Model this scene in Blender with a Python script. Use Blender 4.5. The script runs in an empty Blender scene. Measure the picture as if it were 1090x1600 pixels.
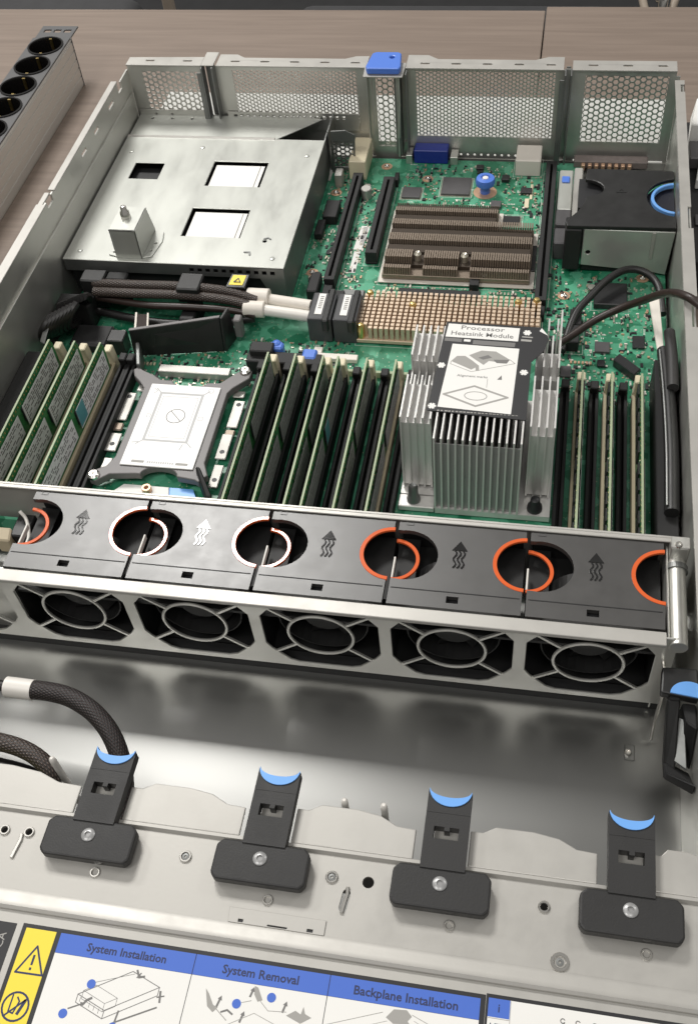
import bpy, bmesh, math, random
from mathutils import Vector, Matrix
from mathutils.geometry import tessellate_polygon
random.seed(7)
S = 0.001                                   # everything below is written in millimetres
scene = bpy.context.scene
C = scene.collection

# ------------------------------------------------------------------ camera, light, exposure
cam_d = bpy.data.cameras.new('camera'); cam = bpy.data.objects.new('camera', cam_d); C.objects.link(cam)
cam_d.sensor_fit = 'VERTICAL'; cam_d.sensor_height = 24.0; cam_d.lens = 24.0*1653.8/1600.0
cam_d.clip_start = 0.01; cam_d.clip_end = 50
ax, ay, az = 0.6849, 0.0780, 0.1682
RM = Matrix.Rotation(az, 3, 'Z') @ Matrix.Rotation(ay, 3, 'Y') @ Matrix.Rotation(ax, 3, 'X')
cam.matrix_world = Matrix.Translation((0.3520, -0.7858, 0.5096)) @ RM.to_4x4()
scene.camera = cam

world = bpy.data.worlds.new('World'); scene.world = world; world.use_nodes = True
bg = world.node_tree.nodes['Background']
bg.inputs[0].default_value = (1.0, 0.975, 0.935, 1); bg.inputs[1].default_value = 0.34

def ceiling_or_fill_panel(x, y, watts):
    l = bpy.data.lights.new('ceiling_or_fill_lamp', 'AREA'); l.shape = 'RECTANGLE'; l.size = 0.6; l.size_y = 0.6
    l.energy = watts; l.color = (1.0, 0.98, 0.945)
    o = bpy.data.objects.new('ceiling_or_fill_lamp', l); o.location = (x, y, 2.0); C.objects.link(o)
ceiling_or_fill_panel(-0.58, 0.96, 48)
ceiling_or_fill_panel(-0.65, -0.24, 2.4)
ceiling_or_fill_panel(-0.65, -1.44, 18)
ceiling_or_fill_panel(0.55, -1.44, 9)
ceiling_or_fill_panel(-1.85, 0.96, 30)
ceiling_or_fill_panel(1.75, 0.96, 16)  # fill lamp added on the right to brighten the memory stickers

vs = scene.view_settings
vs.view_transform = 'Standard'; vs.look = 'None'; vs.gamma = 1.0; vs.exposure = -0.18

# ------------------------------------------------------------------ materials
MATS = {}
def mat(name, col, rough=0.5, metal=0.0, var=0.0, scale=60.0, bump=0.0, bscale=900.0, rvar=0.0, spec=0.5, coat=0.0, stretch=None):
    m = bpy.data.materials.new(name); m.use_nodes = True; nt = m.node_tree; N = nt.nodes; L = nt.links
    b = N['Principled BSDF']
    b.inputs['Base Color'].default_value = (*col, 1); b.inputs['Roughness'].default_value = rough
    b.inputs['Metallic'].default_value = metal; b.inputs['Specular IOR Level'].default_value = spec
    b.inputs['Coat Weight'].default_value = coat
    tc = N.new('ShaderNodeTexCoord')
    src = tc.outputs['Object']
    if stretch:
        mp = N.new('ShaderNodeMapping'); mp.inputs['Scale'].default_value = stretch
        L.new(src, mp.inputs[0]); src = mp.outputs[0]
    if var or rvar:
        n = N.new('ShaderNodeTexNoise'); n.inputs['Scale'].default_value = scale; n.inputs['Detail'].default_value = 6
        n.inputs['Roughness'].default_value = 0.65
        L.new(src, n.inputs['Vector'])
        if var:
            mx = N.new('ShaderNodeMix'); mx.data_type = 'RGBA'
            mx.inputs['A'].default_value = (*[c*(1-var) for c in col], 1)
            mx.inputs['B'].default_value = (*[min(1, c*(1+var)) for c in col], 1)
            L.new(n.outputs['Fac'], mx.inputs['Factor']); L.new(mx.outputs['Result'], b.inputs['Base Color'])
        if rvar:
            mr = N.new('ShaderNodeMapRange'); mr.inputs['From Min'].default_value = 0.3; mr.inputs['From Max'].default_value = 0.7
            mr.inputs['To Min'].default_value = rough-rvar; mr.inputs['To Max'].default_value = rough+rvar
            L.new(n.outputs['Fac'], mr.inputs['Value']); L.new(mr.outputs['Result'], b.inputs['Roughness'])
    if bump:
        n2 = N.new('ShaderNodeTexNoise'); n2.inputs['Scale'].default_value = bscale; n2.inputs['Detail'].default_value = 3
        L.new(src, n2.inputs['Vector'])
        bp = N.new('ShaderNodeBump'); bp.inputs['Strength'].default_value = bump; bp.inputs['Distance'].default_value = 0.0004
        L.new(n2.outputs['Fac'], bp.inputs['Height']); L.new(bp.outputs['Normal'], b.inputs['Normal'])
    MATS[name] = m
    return m
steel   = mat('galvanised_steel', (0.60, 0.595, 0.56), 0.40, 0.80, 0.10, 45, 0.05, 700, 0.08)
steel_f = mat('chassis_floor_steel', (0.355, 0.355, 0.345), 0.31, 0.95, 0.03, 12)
steel_l = mat('pale_zinc_steel', (0.46, 0.447, 0.418), 0.46, 0.50, 0.07, 35, 0.04, 600, 0.07)
steel_t = mat('tray_steel', (0.50, 0.51, 0.475), 0.42, 0.55, 0.10, 40, 0.03, 600, 0.09, stretch=(1, 0.35, 1))
steel_d = mat('dull_grey_steel', (0.22, 0.225, 0.22), 0.45, 0.75, 0.15, 60, 0.05, 700, 0.08)
chrome  = mat('bright_screw_metal', (0.72, 0.70, 0.66), 0.22, 1.0, 0.10, 300)
alu     = mat('heatsink_aluminium', (0.68, 0.67, 0.65), 0.38, 0.5, 0.08, 90, 0.04, 900, 0.08, stretch=(1, 1, 0.15))
brown_al= mat('brown_anodised_fins', (0.26, 0.21, 0.165), 0.42, 0.5, 0.15, 200)
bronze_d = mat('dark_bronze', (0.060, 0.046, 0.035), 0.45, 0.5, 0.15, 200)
gold_al = mat('gold_anodised_pins', (0.66, 0.52, 0.39), 0.42, 0.35, 0.14, 260)
gold    = mat('gold_contact', (0.80, 0.60, 0.25), 0.3, 1.0)
blackp  = mat('black_plastic', (0.014, 0.014, 0.014), 0.42, 0, 0.25, 80, 0.10, 1600, 0.06)
black_m = mat('matt_black_plastic', (0.012, 0.012, 0.0125), 0.62, 0, 0.25, 80, 0.08, 1400)
fancov  = mat('fan_cover_plastic', (0.040, 0.038, 0.036), 0.37, 0, 0.18, 70, 0.02, 1500, 0.03, spec=1.0)
fandark = mat('fan_inner_plastic', (0.008, 0.008, 0.008), 0.55)
latchp  = mat('latch_plastic', (0.018, 0.0175, 0.0175), 0.52, 0, 0.15, 90, 0.16, 1300, 0.06)
orange  = mat('orange_touch_plastic', (0.72, 0.125, 0.030), 0.16, 0, 0.06, 90, coat=0.3)
blue    = mat('light_blue_touch_plastic', (0.165, 0.405, 0.86), 0.36, 0, 0.05, 90)
blue2   = mat('blue_touch_plastic', (0.085, 0.20, 0.66), 0.34, 0, 0.05, 90)
navy    = mat('navy_connector_plastic', (0.012, 0.03, 0.25), 0.35)
cream   = mat('cream_plastic', (0.72, 0.64, 0.46), 0.45, 0, 0.08, 80)
tan     = mat('tan_slot_plastic', (0.47, 0.40, 0.28), 0.45, 0, 0.10, 80)
white   = mat('white_print', (0.80, 0.79, 0.76), 0.55, 0, 0.02, 50)
paper   = mat('white_paper', (0.82, 0.81, 0.78), 0.7)
whitet  = mat('white_tape', (0.76, 0.71, 0.64), 0.5, 0, 0.06, 120)
pale    = mat('pale_carrier_label', (0.84, 0.83, 0.82), 0.42, 0, 0.02, 50)
greyp   = mat('grey_carrier_plastic', (0.15, 0.14, 0.14), 0.42, 0, 0.10, 80, 0.06, 1200)
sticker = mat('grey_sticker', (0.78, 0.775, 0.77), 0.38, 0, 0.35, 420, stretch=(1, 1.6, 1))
sticker_shaded = mat('shaded_grey_sticker', (0.30, 0.298, 0.295), 0.36, 0, 0.35, 420, stretch=(1, 1.6, 1))  # darker copy of the sticker, shade between crowded modules put into its colour
teal    = mat('teal_sticker', (0.10, 0.30, 0.33), 0.4)
chipm   = mat('chip_epoxy', (0.022, 0.022, 0.024), 0.38, 0, 0.2, 150)
greychip= mat('grey_chip', (0.085, 0.082, 0.085), 0.4, 0, 0.2, 150)
solder  = mat('solder_pads', (0.66, 0.62, 0.52), 0.33, 0.8, 0.1, 150)
copper  = mat('copper_ring_pad', (0.66, 0.42, 0.28), 0.4, 0.5, 0.25, 200)
labelblk= mat('label_black', (0.018, 0.018, 0.020), 0.45)
labelblu= mat('label_blue', (0.058, 0.145, 0.56), 0.5)
labelink= mat('label_dark_ink', (0.020, 0.028, 0.09), 0.55)
labelgry= mat('label_grey_ink', (0.34, 0.33, 0.31), 0.55)
labelgr2= mat('label_mid_grey_ink', (0.17, 0.165, 0.16), 0.55)
yellow  = mat('label_yellow', (0.86, 0.68, 0.055), 0.5)
pdu_alu = mat('pdu_aluminium', (0.66, 0.64, 0.605), 0.42, 0.6, 0.06, 40, 0.03, 600, stretch=(1, 0.1, 1))
pdu_top = mat('pdu_grey_face', (0.12, 0.12, 0.122), 0.42, 0.3, 0.08, 60)
socketm = mat('socket_black', (0.006, 0.0055, 0.0055), 0.22)
carpet  = mat('dark_carpet', (0.020, 0.020, 0.021), 0.9, 0, 0.4, 25)
fabric  = mat('black_upholstery', (0.030, 0.030, 0.032), 0.75, 0, 0.3, 40, 0.3, 300)
beige   = mat('beige_post_paint', (0.36, 0.30, 0.24), 0.45)
wire_w  = mat('white_cable_sleeve', (0.78, 0.75, 0.70), 0.4)
wire_b  = mat('black_cable', (0.012, 0.011, 0.011), 0.42, 0, 0.3, 200)
wire_r  = mat('brown_black_cable', (0.028, 0.017, 0.014), 0.40, 0, 0.4, 300)
yellowg = mat('yellow_green_board_edge', (0.45, 0.50, 0.16), 0.5)

def braid_mat(name, base, fleck, n1, n2):
    m = mat(name, base, 0.42); nt = m.node_tree; N = nt.nodes; L = nt.links; b = N['Principled BSDF']
    tc = [n for n in N if n.type == 'TEX_COORD'][0]
    outs = []
    for sg in (1, -1):
        mp = N.new('ShaderNodeMapping'); mp.inputs['Scale'].default_value = (n1, sg*n2, 1)
        L.new(tc.outputs['UV'], mp.inputs[0])
        w = N.new('ShaderNodeTexWave'); w.bands_direction = 'DIAGONAL'; w.inputs['Scale'].default_value = 1.0; w.inputs['Distortion'].default_value = 0.4
        L.new(mp.outputs[0], w.inputs['Vector']); outs.append(w.outputs['Fac'])
    mul = N.new('ShaderNodeMath'); mul.operation = 'MULTIPLY'; L.new(outs[0], mul.inputs[0]); L.new(outs[1], mul.inputs[1])
    cr = N.new('ShaderNodeValToRGB'); cr.color_ramp.elements[0].position = 0.45; cr.color_ramp.elements[1].position = 0.8
    cr.color_ramp.elements[0].color = (*base, 1); cr.color_ramp.elements[1].color = (*fleck, 1)
    L.new(mul.outputs[0], cr.inputs[0]); L.new(cr.outputs[0], b.inputs['Base Color'])
    bp = N.new('ShaderNodeBump'); bp.inputs['Strength'].default_value = 0.6; bp.inputs['Distance'].default_value = 0.0006
    L.new(mul.outputs[0], bp.inputs['Height']); L.new(bp.outputs['Normal'], b.inputs['Normal'])
    return m
braid  = braid_mat('black_braided_sleeve', (0.012, 0.010, 0.010), (0.075, 0.045, 0.04), 0.20, 0.45)
braid2 = braid_mat('brown_braided_sleeve', (0.030, 0.022, 0.018), (0.17, 0.125, 0.105), 0.18, 0.40)

def pcb_mat(name, dark, light, pad):
    m = mat(name, dark, 0.36); nt = m.node_tree; N = nt.nodes; L = nt.links; b = N['Principled BSDF']
    tc = [n for n in N if n.type == 'TEX_COORD'][0]; o = tc.outputs['Object']
    no = N.new('ShaderNodeTexNoise'); no.inputs['Scale'].default_value = 45; no.inputs['Detail'].default_value = 5; L.new(o, no.inputs['Vector'])
    v = N.new('ShaderNodeTexVoronoi'); v.distance = 'MANHATTAN'; v.inputs['Scale'].default_value = 120; L.new(o, v.inputs['Vector'])
    w = N.new('ShaderNodeTexWave'); w.inputs['Scale'].default_value = 330; w.bands_direction = 'Y'; w.inputs['Distortion'].default_value = 2.5; w.inputs['Detail Scale'].default_value = 0.15
    L.new(o, w.inputs['Vector'])
    hsv = N.new('ShaderNodeSeparateColor'); L.new(v.outputs['Color'], hsv.inputs[0])
    # patches of lighter copper pour under the mask, with routed traces running through some of them
    a = N.new('ShaderNodeMath'); a.operation = 'GREATER_THAN'; a.inputs[1].default_value = 0.62; L.new(hsv.outputs[0], a.inputs[0])
    wg = N.new('ShaderNodeMath'); wg.operation = 'GREATER_THAN'; wg.inputs[1].default_value = 0.62; L.new(w.outputs['Fac'], wg.inputs[0])
    g = N.new('ShaderNodeMath'); g.operation = 'GREATER_THAN'; g.inputs[1].default_value = 0.45; L.new(hsv.outputs[1], g.inputs[0])
    tr = N.new('ShaderNodeMath'); tr.operation = 'MULTIPLY'; L.new(wg.outputs[0], tr.inputs[0]); L.new(g.outputs[0], tr.inputs[1])
    add = N.new('ShaderNodeMath'); add.operation = 'MULTIPLY_ADD'; add.inputs[1].default_value = 0.45; L.new(a.outputs[0], add.inputs[0])
    tr2 = N.new('ShaderNodeMath'); tr2.operation = 'MULTIPLY'; tr2.inputs[1].default_value = 0.5; L.new(tr.outputs[0], tr2.inputs[0]); L.new(tr2.outputs[0], add.inputs[2])
    nm = N.new('ShaderNodeMath'); nm.operation = 'MULTIPLY_ADD'; nm.inputs[1].default_value = 0.6; L.new(no.outputs['Fac'], nm.inputs[0]); L.new(add.outputs[0], nm.inputs[2])
    sb = N.new('ShaderNodeMath'); sb.operation = 'SUBTRACT'; sb.inputs[1].default_value = 0.22; L.new(nm.outputs[0], sb.inputs[0])
    mx = N.new('ShaderNodeMix'); mx.data_type = 'RGBA'; mx.inputs['A'].default_value = (*dark, 1); mx.inputs['B'].default_value = (*light, 1)
    L.new(sb.outputs[0], mx.inputs['Factor'])
    # vias
    v2 = N.new('ShaderNodeTexVoronoi'); v2.inputs['Scale'].default_value = 420; L.new(o, v2.inputs['Vector'])
    lt = N.new('ShaderNodeMath'); lt.operation = 'LESS_THAN'; lt.inputs[1].default_value = 0.17; L.new(v2.outputs['Distance'], lt.inputs[0])
    s2 = N.new('ShaderNodeSeparateColor'); L.new(v2.outputs['Color'], s2.inputs[0])
    gt = N.new('ShaderNodeMath'); gt.operation = 'GREATER_THAN'; gt.inputs[1].default_value = 0.55; L.new(s2.outputs[0], gt.inputs[0])
    vm = N.new('ShaderNodeMath'); vm.operation = 'MULTIPLY'; L.new(lt.outputs[0], vm.inputs[0]); L.new(gt.outputs[0], vm.inputs[1])
    mx2 = N.new('ShaderNodeMix'); mx2.data_type = 'RGBA'; mx2.inputs['B'].default_value = (*pad, 1)
    L.new(mx.outputs['Result'], mx2.inputs['A']); L.new(vm.outputs[0], mx2.inputs['Factor']); L.new(mx2.outputs['Result'], b.inputs['Base Color'])
    return m
pcb  = pcb_mat('green_circuit_board', (0.012, 0.165, 0.080), (0.13, 0.46, 0.29), (0.45, 0.46, 0.33))
pcb2 = pcb_mat('green_memory_board', (0.022, 0.145, 0.040), (0.06, 0.25, 0.09), (0.42, 0.40, 0.20))
pcbedge = mat('memory_board_edge', (0.36, 0.42, 0.27), 0.5, 0, 0.15, 200)

def wood_mat():
    m = mat('taupe_wood_laminate', (0.26, 0.205, 0.165), 0.48); nt = m.node_tree; N = nt.nodes; L = nt.links; b = N['Principled BSDF']
    tc = [n for n in N if n.type == 'TEX_COORD'][0]
    mp = N.new('ShaderNodeMapping'); mp.inputs['Scale'].default_value = (3.0, 60.0, 10.0); L.new(tc.outputs['Object'], mp.inputs[0])
    n = N.new('ShaderNodeTexNoise'); n.inputs['Scale'].default_value = 2.2; n.inputs['Detail'].default_value = 8; n.inputs['Roughness'].default_value = 0.62; n.inputs['Distortion'].default_value = 0.4
    L.new(mp.outputs[0], n.inputs['Vector'])
    cr = N.new('ShaderNodeValToRGB')
    e = cr.color_ramp.elements; e[0].position = 0.32; e[0].color = (0.170, 0.130, 0.104, 1); e[1].position = 0.68; e[1].color = (0.222, 0.173, 0.140, 1)
    L.new(n.outputs['Fac'], cr.inputs[0]); L.new(cr.outputs[0], b.inputs['Base Color'])
    bp = N.new('ShaderNodeBump'); bp.inputs['Strength'].default_value = 0.08; bp.inputs['Distance'].default_value = 0.0005
    L.new(n.outputs['Fac'], bp.inputs['Height']); L.new(bp.outputs['Normal'], b.inputs['Normal'])
    return m
wood = wood_mat()

# ------------------------------------------------------------------ mesh helpers (millimetres)
class MB:
    def __init__(s): s.v = []; s.f = []; s.uv = None
    def add(s, vs_, fs_):
        o = len(s.v); s.v += [tuple(p) for p in vs_]; s.f += [tuple(i+o for i in f) for f in fs_]; return s
    def box(s, x0, x1, y0, y1, z0, z1):
        return s.add([(x0,y0,z0),(x1,y0,z0),(x1,y1,z0),(x0,y1,z0),(x0,y0,z1),(x1,y0,z1),(x1,y1,z1),(x0,y1,z1)],
                     [(0,3,2,1),(4,5,6,7),(0,1,5,4),(1,2,6,5),(2,3,7,6),(3,0,4,7)])
    def hexa(s, p):      # eight corner points, bottom ring then top ring
        return s.add(p, [(0,3,2,1),(4,5,6,7),(0,1,5,4),(1,2,6,5),(2,3,7,6),(3,0,4,7)])
    def plate(s, outer, holes, w0, w1, plane='xy'):
        def P(q, w):
            return {'xy': (q[0], q[1], w), 'xz': (q[0], w, q[1]), 'yz': (w, q[0], q[1])}[plane]
        loops = [list(outer)] + [list(h) for h in holes]
        flat = [q for l in loops for q in l]
        tris = tessellate_polygon([[Vector((q[0], q[1], 0)) for q in l] for l in loops])
        n = len(flat); vv = [P(q, w0) for q in flat] + [P(q, w1) for q in flat]
        ff = [tuple(t) for t in tris] + [tuple(i+n for i in reversed(t)) for t in tris]
        o = 0
        for l in loops:
            k = len(l)
            for i in range(k):
                a = o+i; b = o+(i+1) % k
                ff.append((a, b, b+n, a+n))
            o += k
        return s.add(vv, ff)
    def cyl(s, c, r, h, n=16, axis='z', r2=None, a0=0.0):
        r2 = r if r2 is None else r2
        def P(u, v, w):
            return {'z': (c[0]+u, c[1]+v, c[2]+w), 'y': (c[0]+u, c[1]+w, c[2]+v), 'x': (c[0]+w, c[1]+u, c[2]+v)}[axis]
        vv = []
        for rr, w in ((r, 0), (r2, h)):
            for i in range(n):
                a = 2*math.pi*i/n+a0; vv.append(P(rr*math.cos(a), rr*math.sin(a), w))
        ff = [tuple(range(n))[::-1], tuple(range(n, 2*n))] + [(i, (i+1) % n, (i+1) % n+n, i+n) for i in range(n)]
        return s.add(vv, ff)
    def ring(s, c, r0, r1, h, a0=0, a1=360, n=32, axis='z', flat=False):
        """annulus sector with rectangular section"""
        full = abs(a1-a0) >= 360
        def P(u, v, w):
            return {'z': (c[0]+u, c[1]+v, c[2]+w), 'y': (c[0]+u, c[1]+w, c[2]+v), 'x': (c[0]+w, c[1]+u, c[2]+v)}[axis]
        m = n if full else n+1; vv = []
        for i in range(m):
            a = math.radians(a0+(a1-a0)*i/n); ca, sa = math.cos(a), math.sin(a)
            vv += [P(r0*ca, r0*sa, 0), P(r1*ca, r1*sa, 0), P(r1*ca, r1*sa, h), P(r0*ca, r0*sa, h)]
        ff = []
        for i in range(n):
            p = 4*i; q = 4*((i+1) % m)
            for k in range(4):
                ff.append((p+k, p+(k+1) % 4, q+(k+1) % 4, q+k))
        if not full: ff += [(0, 1, 2, 3), (4*n+3, 4*n+2, 4*n+1, 4*n)]
        return s.add(vv, ff)
    def tube(s, pts, r, n=10, smoothk=8):
        P = [Vector(p) for p in pts]; out = []
        if len(P) > 2 and smoothk > 1:
            Q = [P[0]*2-P[1]] + P + [P[-1]*2-P[-2]]
            for i in range(1, len(Q)-2):
                for k in range(smoothk):
                    t = k/smoothk; a, b, c_, d = Q[i-1], Q[i], Q[i+1], Q[i+2]
                    out.append(0.5*((2*b)+(c_-a)*t+(2*a-5*b+4*c_-d)*t*t+(3*b-a-3*c_+d)*t**3))
            out.append(P[-1])
        else: out = P
        up = Vector((0, 0, 1)); base = len(s.v); vv = []; L_ = [0]
        prev = None
        for i, p in enumerate(out):
            t = (out[min(i+1, len(out)-1)]-out[max(i-1, 0)]).normalized()
            u = t.cross(up) if prev is None else prev-t*prev.dot(t)
            if u.length < 1e-4: u = t.cross(Vector((1, 0, 0)))
            u.normalize(); w = u.cross(t); prev = u
            if i: L_.append(L_[-1]+(p-out[i-1]).length)
            for k in range(n):
                a = 2*math.pi*k/n; vv.append(p+u*(r*math.cos(a))+w*(r*math.sin(a)))
        m = len(out); ff = []
        if s.uv is None: s.uv = {}
        for i in range(m-1):
            for k in range(n):
                f = (i*n+k, i*n+(k+1) % n, (i+1)*n+(k+1) % n, (i+1)*n+k)
                s.uv[tuple(q+base for q in f)] = [(L_[i], k*2*math.pi*r/n), (L_[i], (k+1)*2*math.pi*r/n), (L_[i+1], (k+1)*2*math.pi*r/n), (L_[i+1], k*2*math.pi*r/n)]
                ff.append(f)
        ff += [tuple(range(n))[::-1], tuple(range((m-1)*n, m*n))]
        return s.add(vv, ff)
    def lathe(s, c, prof, n=20):
        vv = []; ff = []
        for (r, z) in prof:
            for i in range(n):
                a = 2*math.pi*i/n; vv.append((c[0]+r*math.cos(a), c[1]+r*math.sin(a), c[2]+z))
        for j in range(len(prof)-1):
            for i in range(n): ff.append((j*n+i, j*n+(i+1) % n, (j+1)*n+(i+1) % n, (j+1)*n+i))
        ff += [tuple(range(n))[::-1], tuple(range((len(prof)-1)*n, len(prof)*n))]
        return s.add(vv, ff)
    def stroke(s, pts, w, z, closed=False, h=0.03):
        P = list(pts)+([pts[0]] if closed else [])
        for a, b in zip(P[:-1], P[1:]):
            s.k = getattr(s, 'k', 0)+1; h += 0.0025*(1+s.k % 5)*0.4
            d = Vector((b[0]-a[0], b[1]-a[1])); l = d.length
            if l < 1e-6: continue
            d /= l; nx, ny = -d.y*w/2, d.x*w/2; ex, ey = d.x*w*0.3, d.y*w*0.3
            q = [(a[0]+nx-ex, a[1]+ny-ey), (a[0]-nx-ex, a[1]-ny-ey), (b[0]-nx+ex, b[1]-ny+ey), (b[0]+nx+ex, b[1]+ny+ey)]
            s.hexa([(x, y, z) for x, y in q]+[(x, y, z+h) for x, y in q])
        return s

def origin_of(parent):
    o = parent
    while o.parent: o = o.parent
    return Vector(o.location)/S
def build(name, mb, m, parent=None, bevel=0.0, seg=1, smooth=False, local=False, base=None):
    off = Vector((0, 0, 0))
    if not local:
        if parent is not None: off = origin_of(parent)
        elif base is not None: off = Vector(base)
    me = bpy.data.meshes.new(name)
    me.from_pydata([((p[0]-off.x)*S, (p[1]-off.y)*S, (p[2]-off.z)*S) for p in mb.v], [], mb.f)
    if mb.uv:
        uvl = me.uv_layers.new(name='UVMap')
        for pl in me.polygons:
            q = mb.uv.get(tuple(pl.vertices))
            if q:
                for li, c in zip(pl.loop_indices, q): uvl.data[li].uv = c
    bm = bmesh.new(); bm.from_mesh(me)
    bmesh.ops.recalc_face_normals(bm, faces=bm.faces)
    if bevel:
        es = [e for e in bm.edges if len(e.link_faces) == 2 and e.calc_face_angle(0) > 0.5]
        bmesh.ops.bevel(bm, geom=es, offset=bevel*S, segments=seg, affect='EDGES', clamp_overlap=True, profile=0.5)
    if smooth:
        for f in bm.faces: f.smooth = True
        for e in bm.edges:
            if len(e.link_faces) == 2 and e.calc_face_angle(0) > 0.7: e.smooth = False
    bm.to_mesh(me); bm.free()
    me.materials.append(m)
    o = bpy.data.objects.new(name, me); C.objects.link(o)
    if parent is not None: o.parent = parent
    elif base is not None: o.location = Vector(base)*S
    return o
def tag(o, label=None, cat=None, group=None, kind=None):
    if label: o['label'] = label
    if cat: o['category'] = cat
    if group: o['group'] = group
    if kind: o['kind'] = kind
    return o
def thing(name, loc, label, cat, group=None):
    o = bpy.data.objects.new(name, None); o.empty_display_size = 0.01; C.objects.link(o)
    o.location = Vector(loc)*S
    return tag(o, label, cat, group)
def share(name, src, parent, loc=(0, 0, 0), rz=0.0):
    """another piece with the mesh of src under parent, loc in the parent's frame"""
    o = src.copy(); o.name = name; C.objects.link(o); o.parent = parent; o.location = Vector(loc)*S; o.rotation_euler = (0, 0, rz)
    return o
def copy_tree(o, parent=None):
    c = o.copy(); C.objects.link(c); c.parent = parent
    for ch in list(o.children): copy_tree(ch, c)
    return c
def text(name, s_, size, m, parent, loc, rz=0.0, bold=0.0, align='CENTER', squash=1.0, h=0.02):
    cu = bpy.data.curves.new(name, 'FONT'); cu.body = s_; cu.size = size; cu.align_x = align; cu.align_y = 'CENTER'
    cu.offset = bold; cu.extrude = h; cu.resolution_u = 2
    t = bpy.data.objects.new('tmp_text', cu); C.objects.link(t)
    bpy.context.view_layer.update()
    me = bpy.data.meshes.new_from_object(t.evaluated_get(bpy.context.evaluated_depsgraph_get()))
    bpy.data.objects.remove(t); bpy.data.curves.remove(cu)
    off = origin_of(parent); ca, sa = math.cos(rz), math.sin(rz)
    for v in me.vertices:
        x, y = v.co.x*squash, v.co.y
        v.co = Vector((loc[0]-off.x+x*ca-y*sa, loc[1]-off.y+x*sa+y*ca, loc[2]-off.z+v.co.z))*S
    me.materials.clear(); me.materials.append(m)
    o = bpy.data.objects.new(name, me); C.objects.link(o); o.parent = parent
    return o
def arc(cx, cy, r, a0, a1, n=16, ry=None):
    ry = r if ry is None else ry
    return [(cx+r*math.cos(math.radians(a0+(a1-a0)*i/n)), cy+ry*math.sin(math.radians(a0+(a1-a0)*i/n))) for i in range(n+1)]
def rect(x0, x1, y0, y1): return [(x0, y0), (x1, y0), (x1, y1), (x0, y1)]
def circ(cx, cy, r, n=14): return arc(cx, cy, r, 0, 360*(n-1)/n, n-1)
def screw(parent, x, y, z, r=2.6, h=1.2, m=None, name='screw'):
    b = MB().lathe((x, y, z), [(r, 0), (r, h*0.5), (r*0.75, h), (r*0.42, h), (r*0.36, h*0.35)], 14)
    return build(name, b, m or chrome, parent, smooth=True)

# ------------------------------------------------------------------ setting: table, floor
TZ = -3.0
table = thing('tabletop', (100, -200, TZ), 'taupe wood laminate tabletop under the open server', None); del_cat = table
table['kind'] = 'structure'
build('board', MB().box(-900, 329.2, -1300, 276, TZ-30, TZ), wood, table, bevel=0.6)
build('board', MB().box(330.4, 1300, -1300, 284, TZ-30, TZ), wood, table, bevel=0.6)
fl = build('floor', MB().box(-6000, 6000, -5000, 9000, -760, -740), carpet, base=(0, 0, -740)); tag(fl, 'dark carpet floor beyond the table edge', kind='structure')

# ------------------------------------------------------------------ server chassis
ch = thing('server_chassis', (217, -350, -1.5), 'open grey steel rack server chassis lying on the wooden table', 'server')
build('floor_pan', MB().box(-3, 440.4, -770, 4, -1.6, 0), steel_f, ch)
# left side wall: two folded levels, a top flange with notches
lw = MB()
lw.plate([(-770, 0), (2, 0), (2, 80), (-18, 80), (-18, 74), (-26, 74), (-26, 84), (-180, 84), (-180, 79), (-190, 79), (-190, 84), (-770, 84)],
         [rect(-52, -40, 74, 77), rect(-88, -78, 74, 77), rect(-118, -108, 74, 77)], -3.0, -1.4, 'yz')
lw.plate([(-760, 0.2), (-3, 0.2), (-3, 62), (-22, 62), (-760, 66)], [], -1.4, 0.2, 'yz')
wl = build('side_wall', lw, steel, ch, bevel=0.25)
build('top_flange', MB().box(-5.5, -0.2, -176, -27, 84, 85.2).box(-7.5, -0.2, -770, -194, 84, 85.2).box(-7.5, -3.5, -193, -178, 82.5, 84), steel_l, wl, bevel=0.3)
rw = MB()
rw.plate([(-770, 0), (2, 0), (2, 74), (-14, 74), (-14, 84), (-770, 84)], [], 439.2, 440.4, 'yz')
rw.plate([(-760, 0.2), (-3, 0.2), (-22, 60), (-760, 62)], [], 438.2, 439.2, 'yz')
wr = build('side_wall', rw, steel, ch, bevel=0.25)
build('top_flange', MB().plate([(433.8, -770), (441.4, -770), (441.4, -290), (437.8, -290), (437.8, -262), (441.4, -262), (441.4, -195), (438.4, -195), (438.4, -172), (440.6, -172), (440.6, -14), (433.8, -14)],
      [rect(437.6, 440.6, -30, -20), rect(437.0, 440.0, -440, -425)], 84, 85.2), steel_l, wr, bevel=0.3)
build('rail_strip', MB().box(440.6, 447, -770, -290, 60, 80), steel_l, wr, bevel=0.5)

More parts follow.
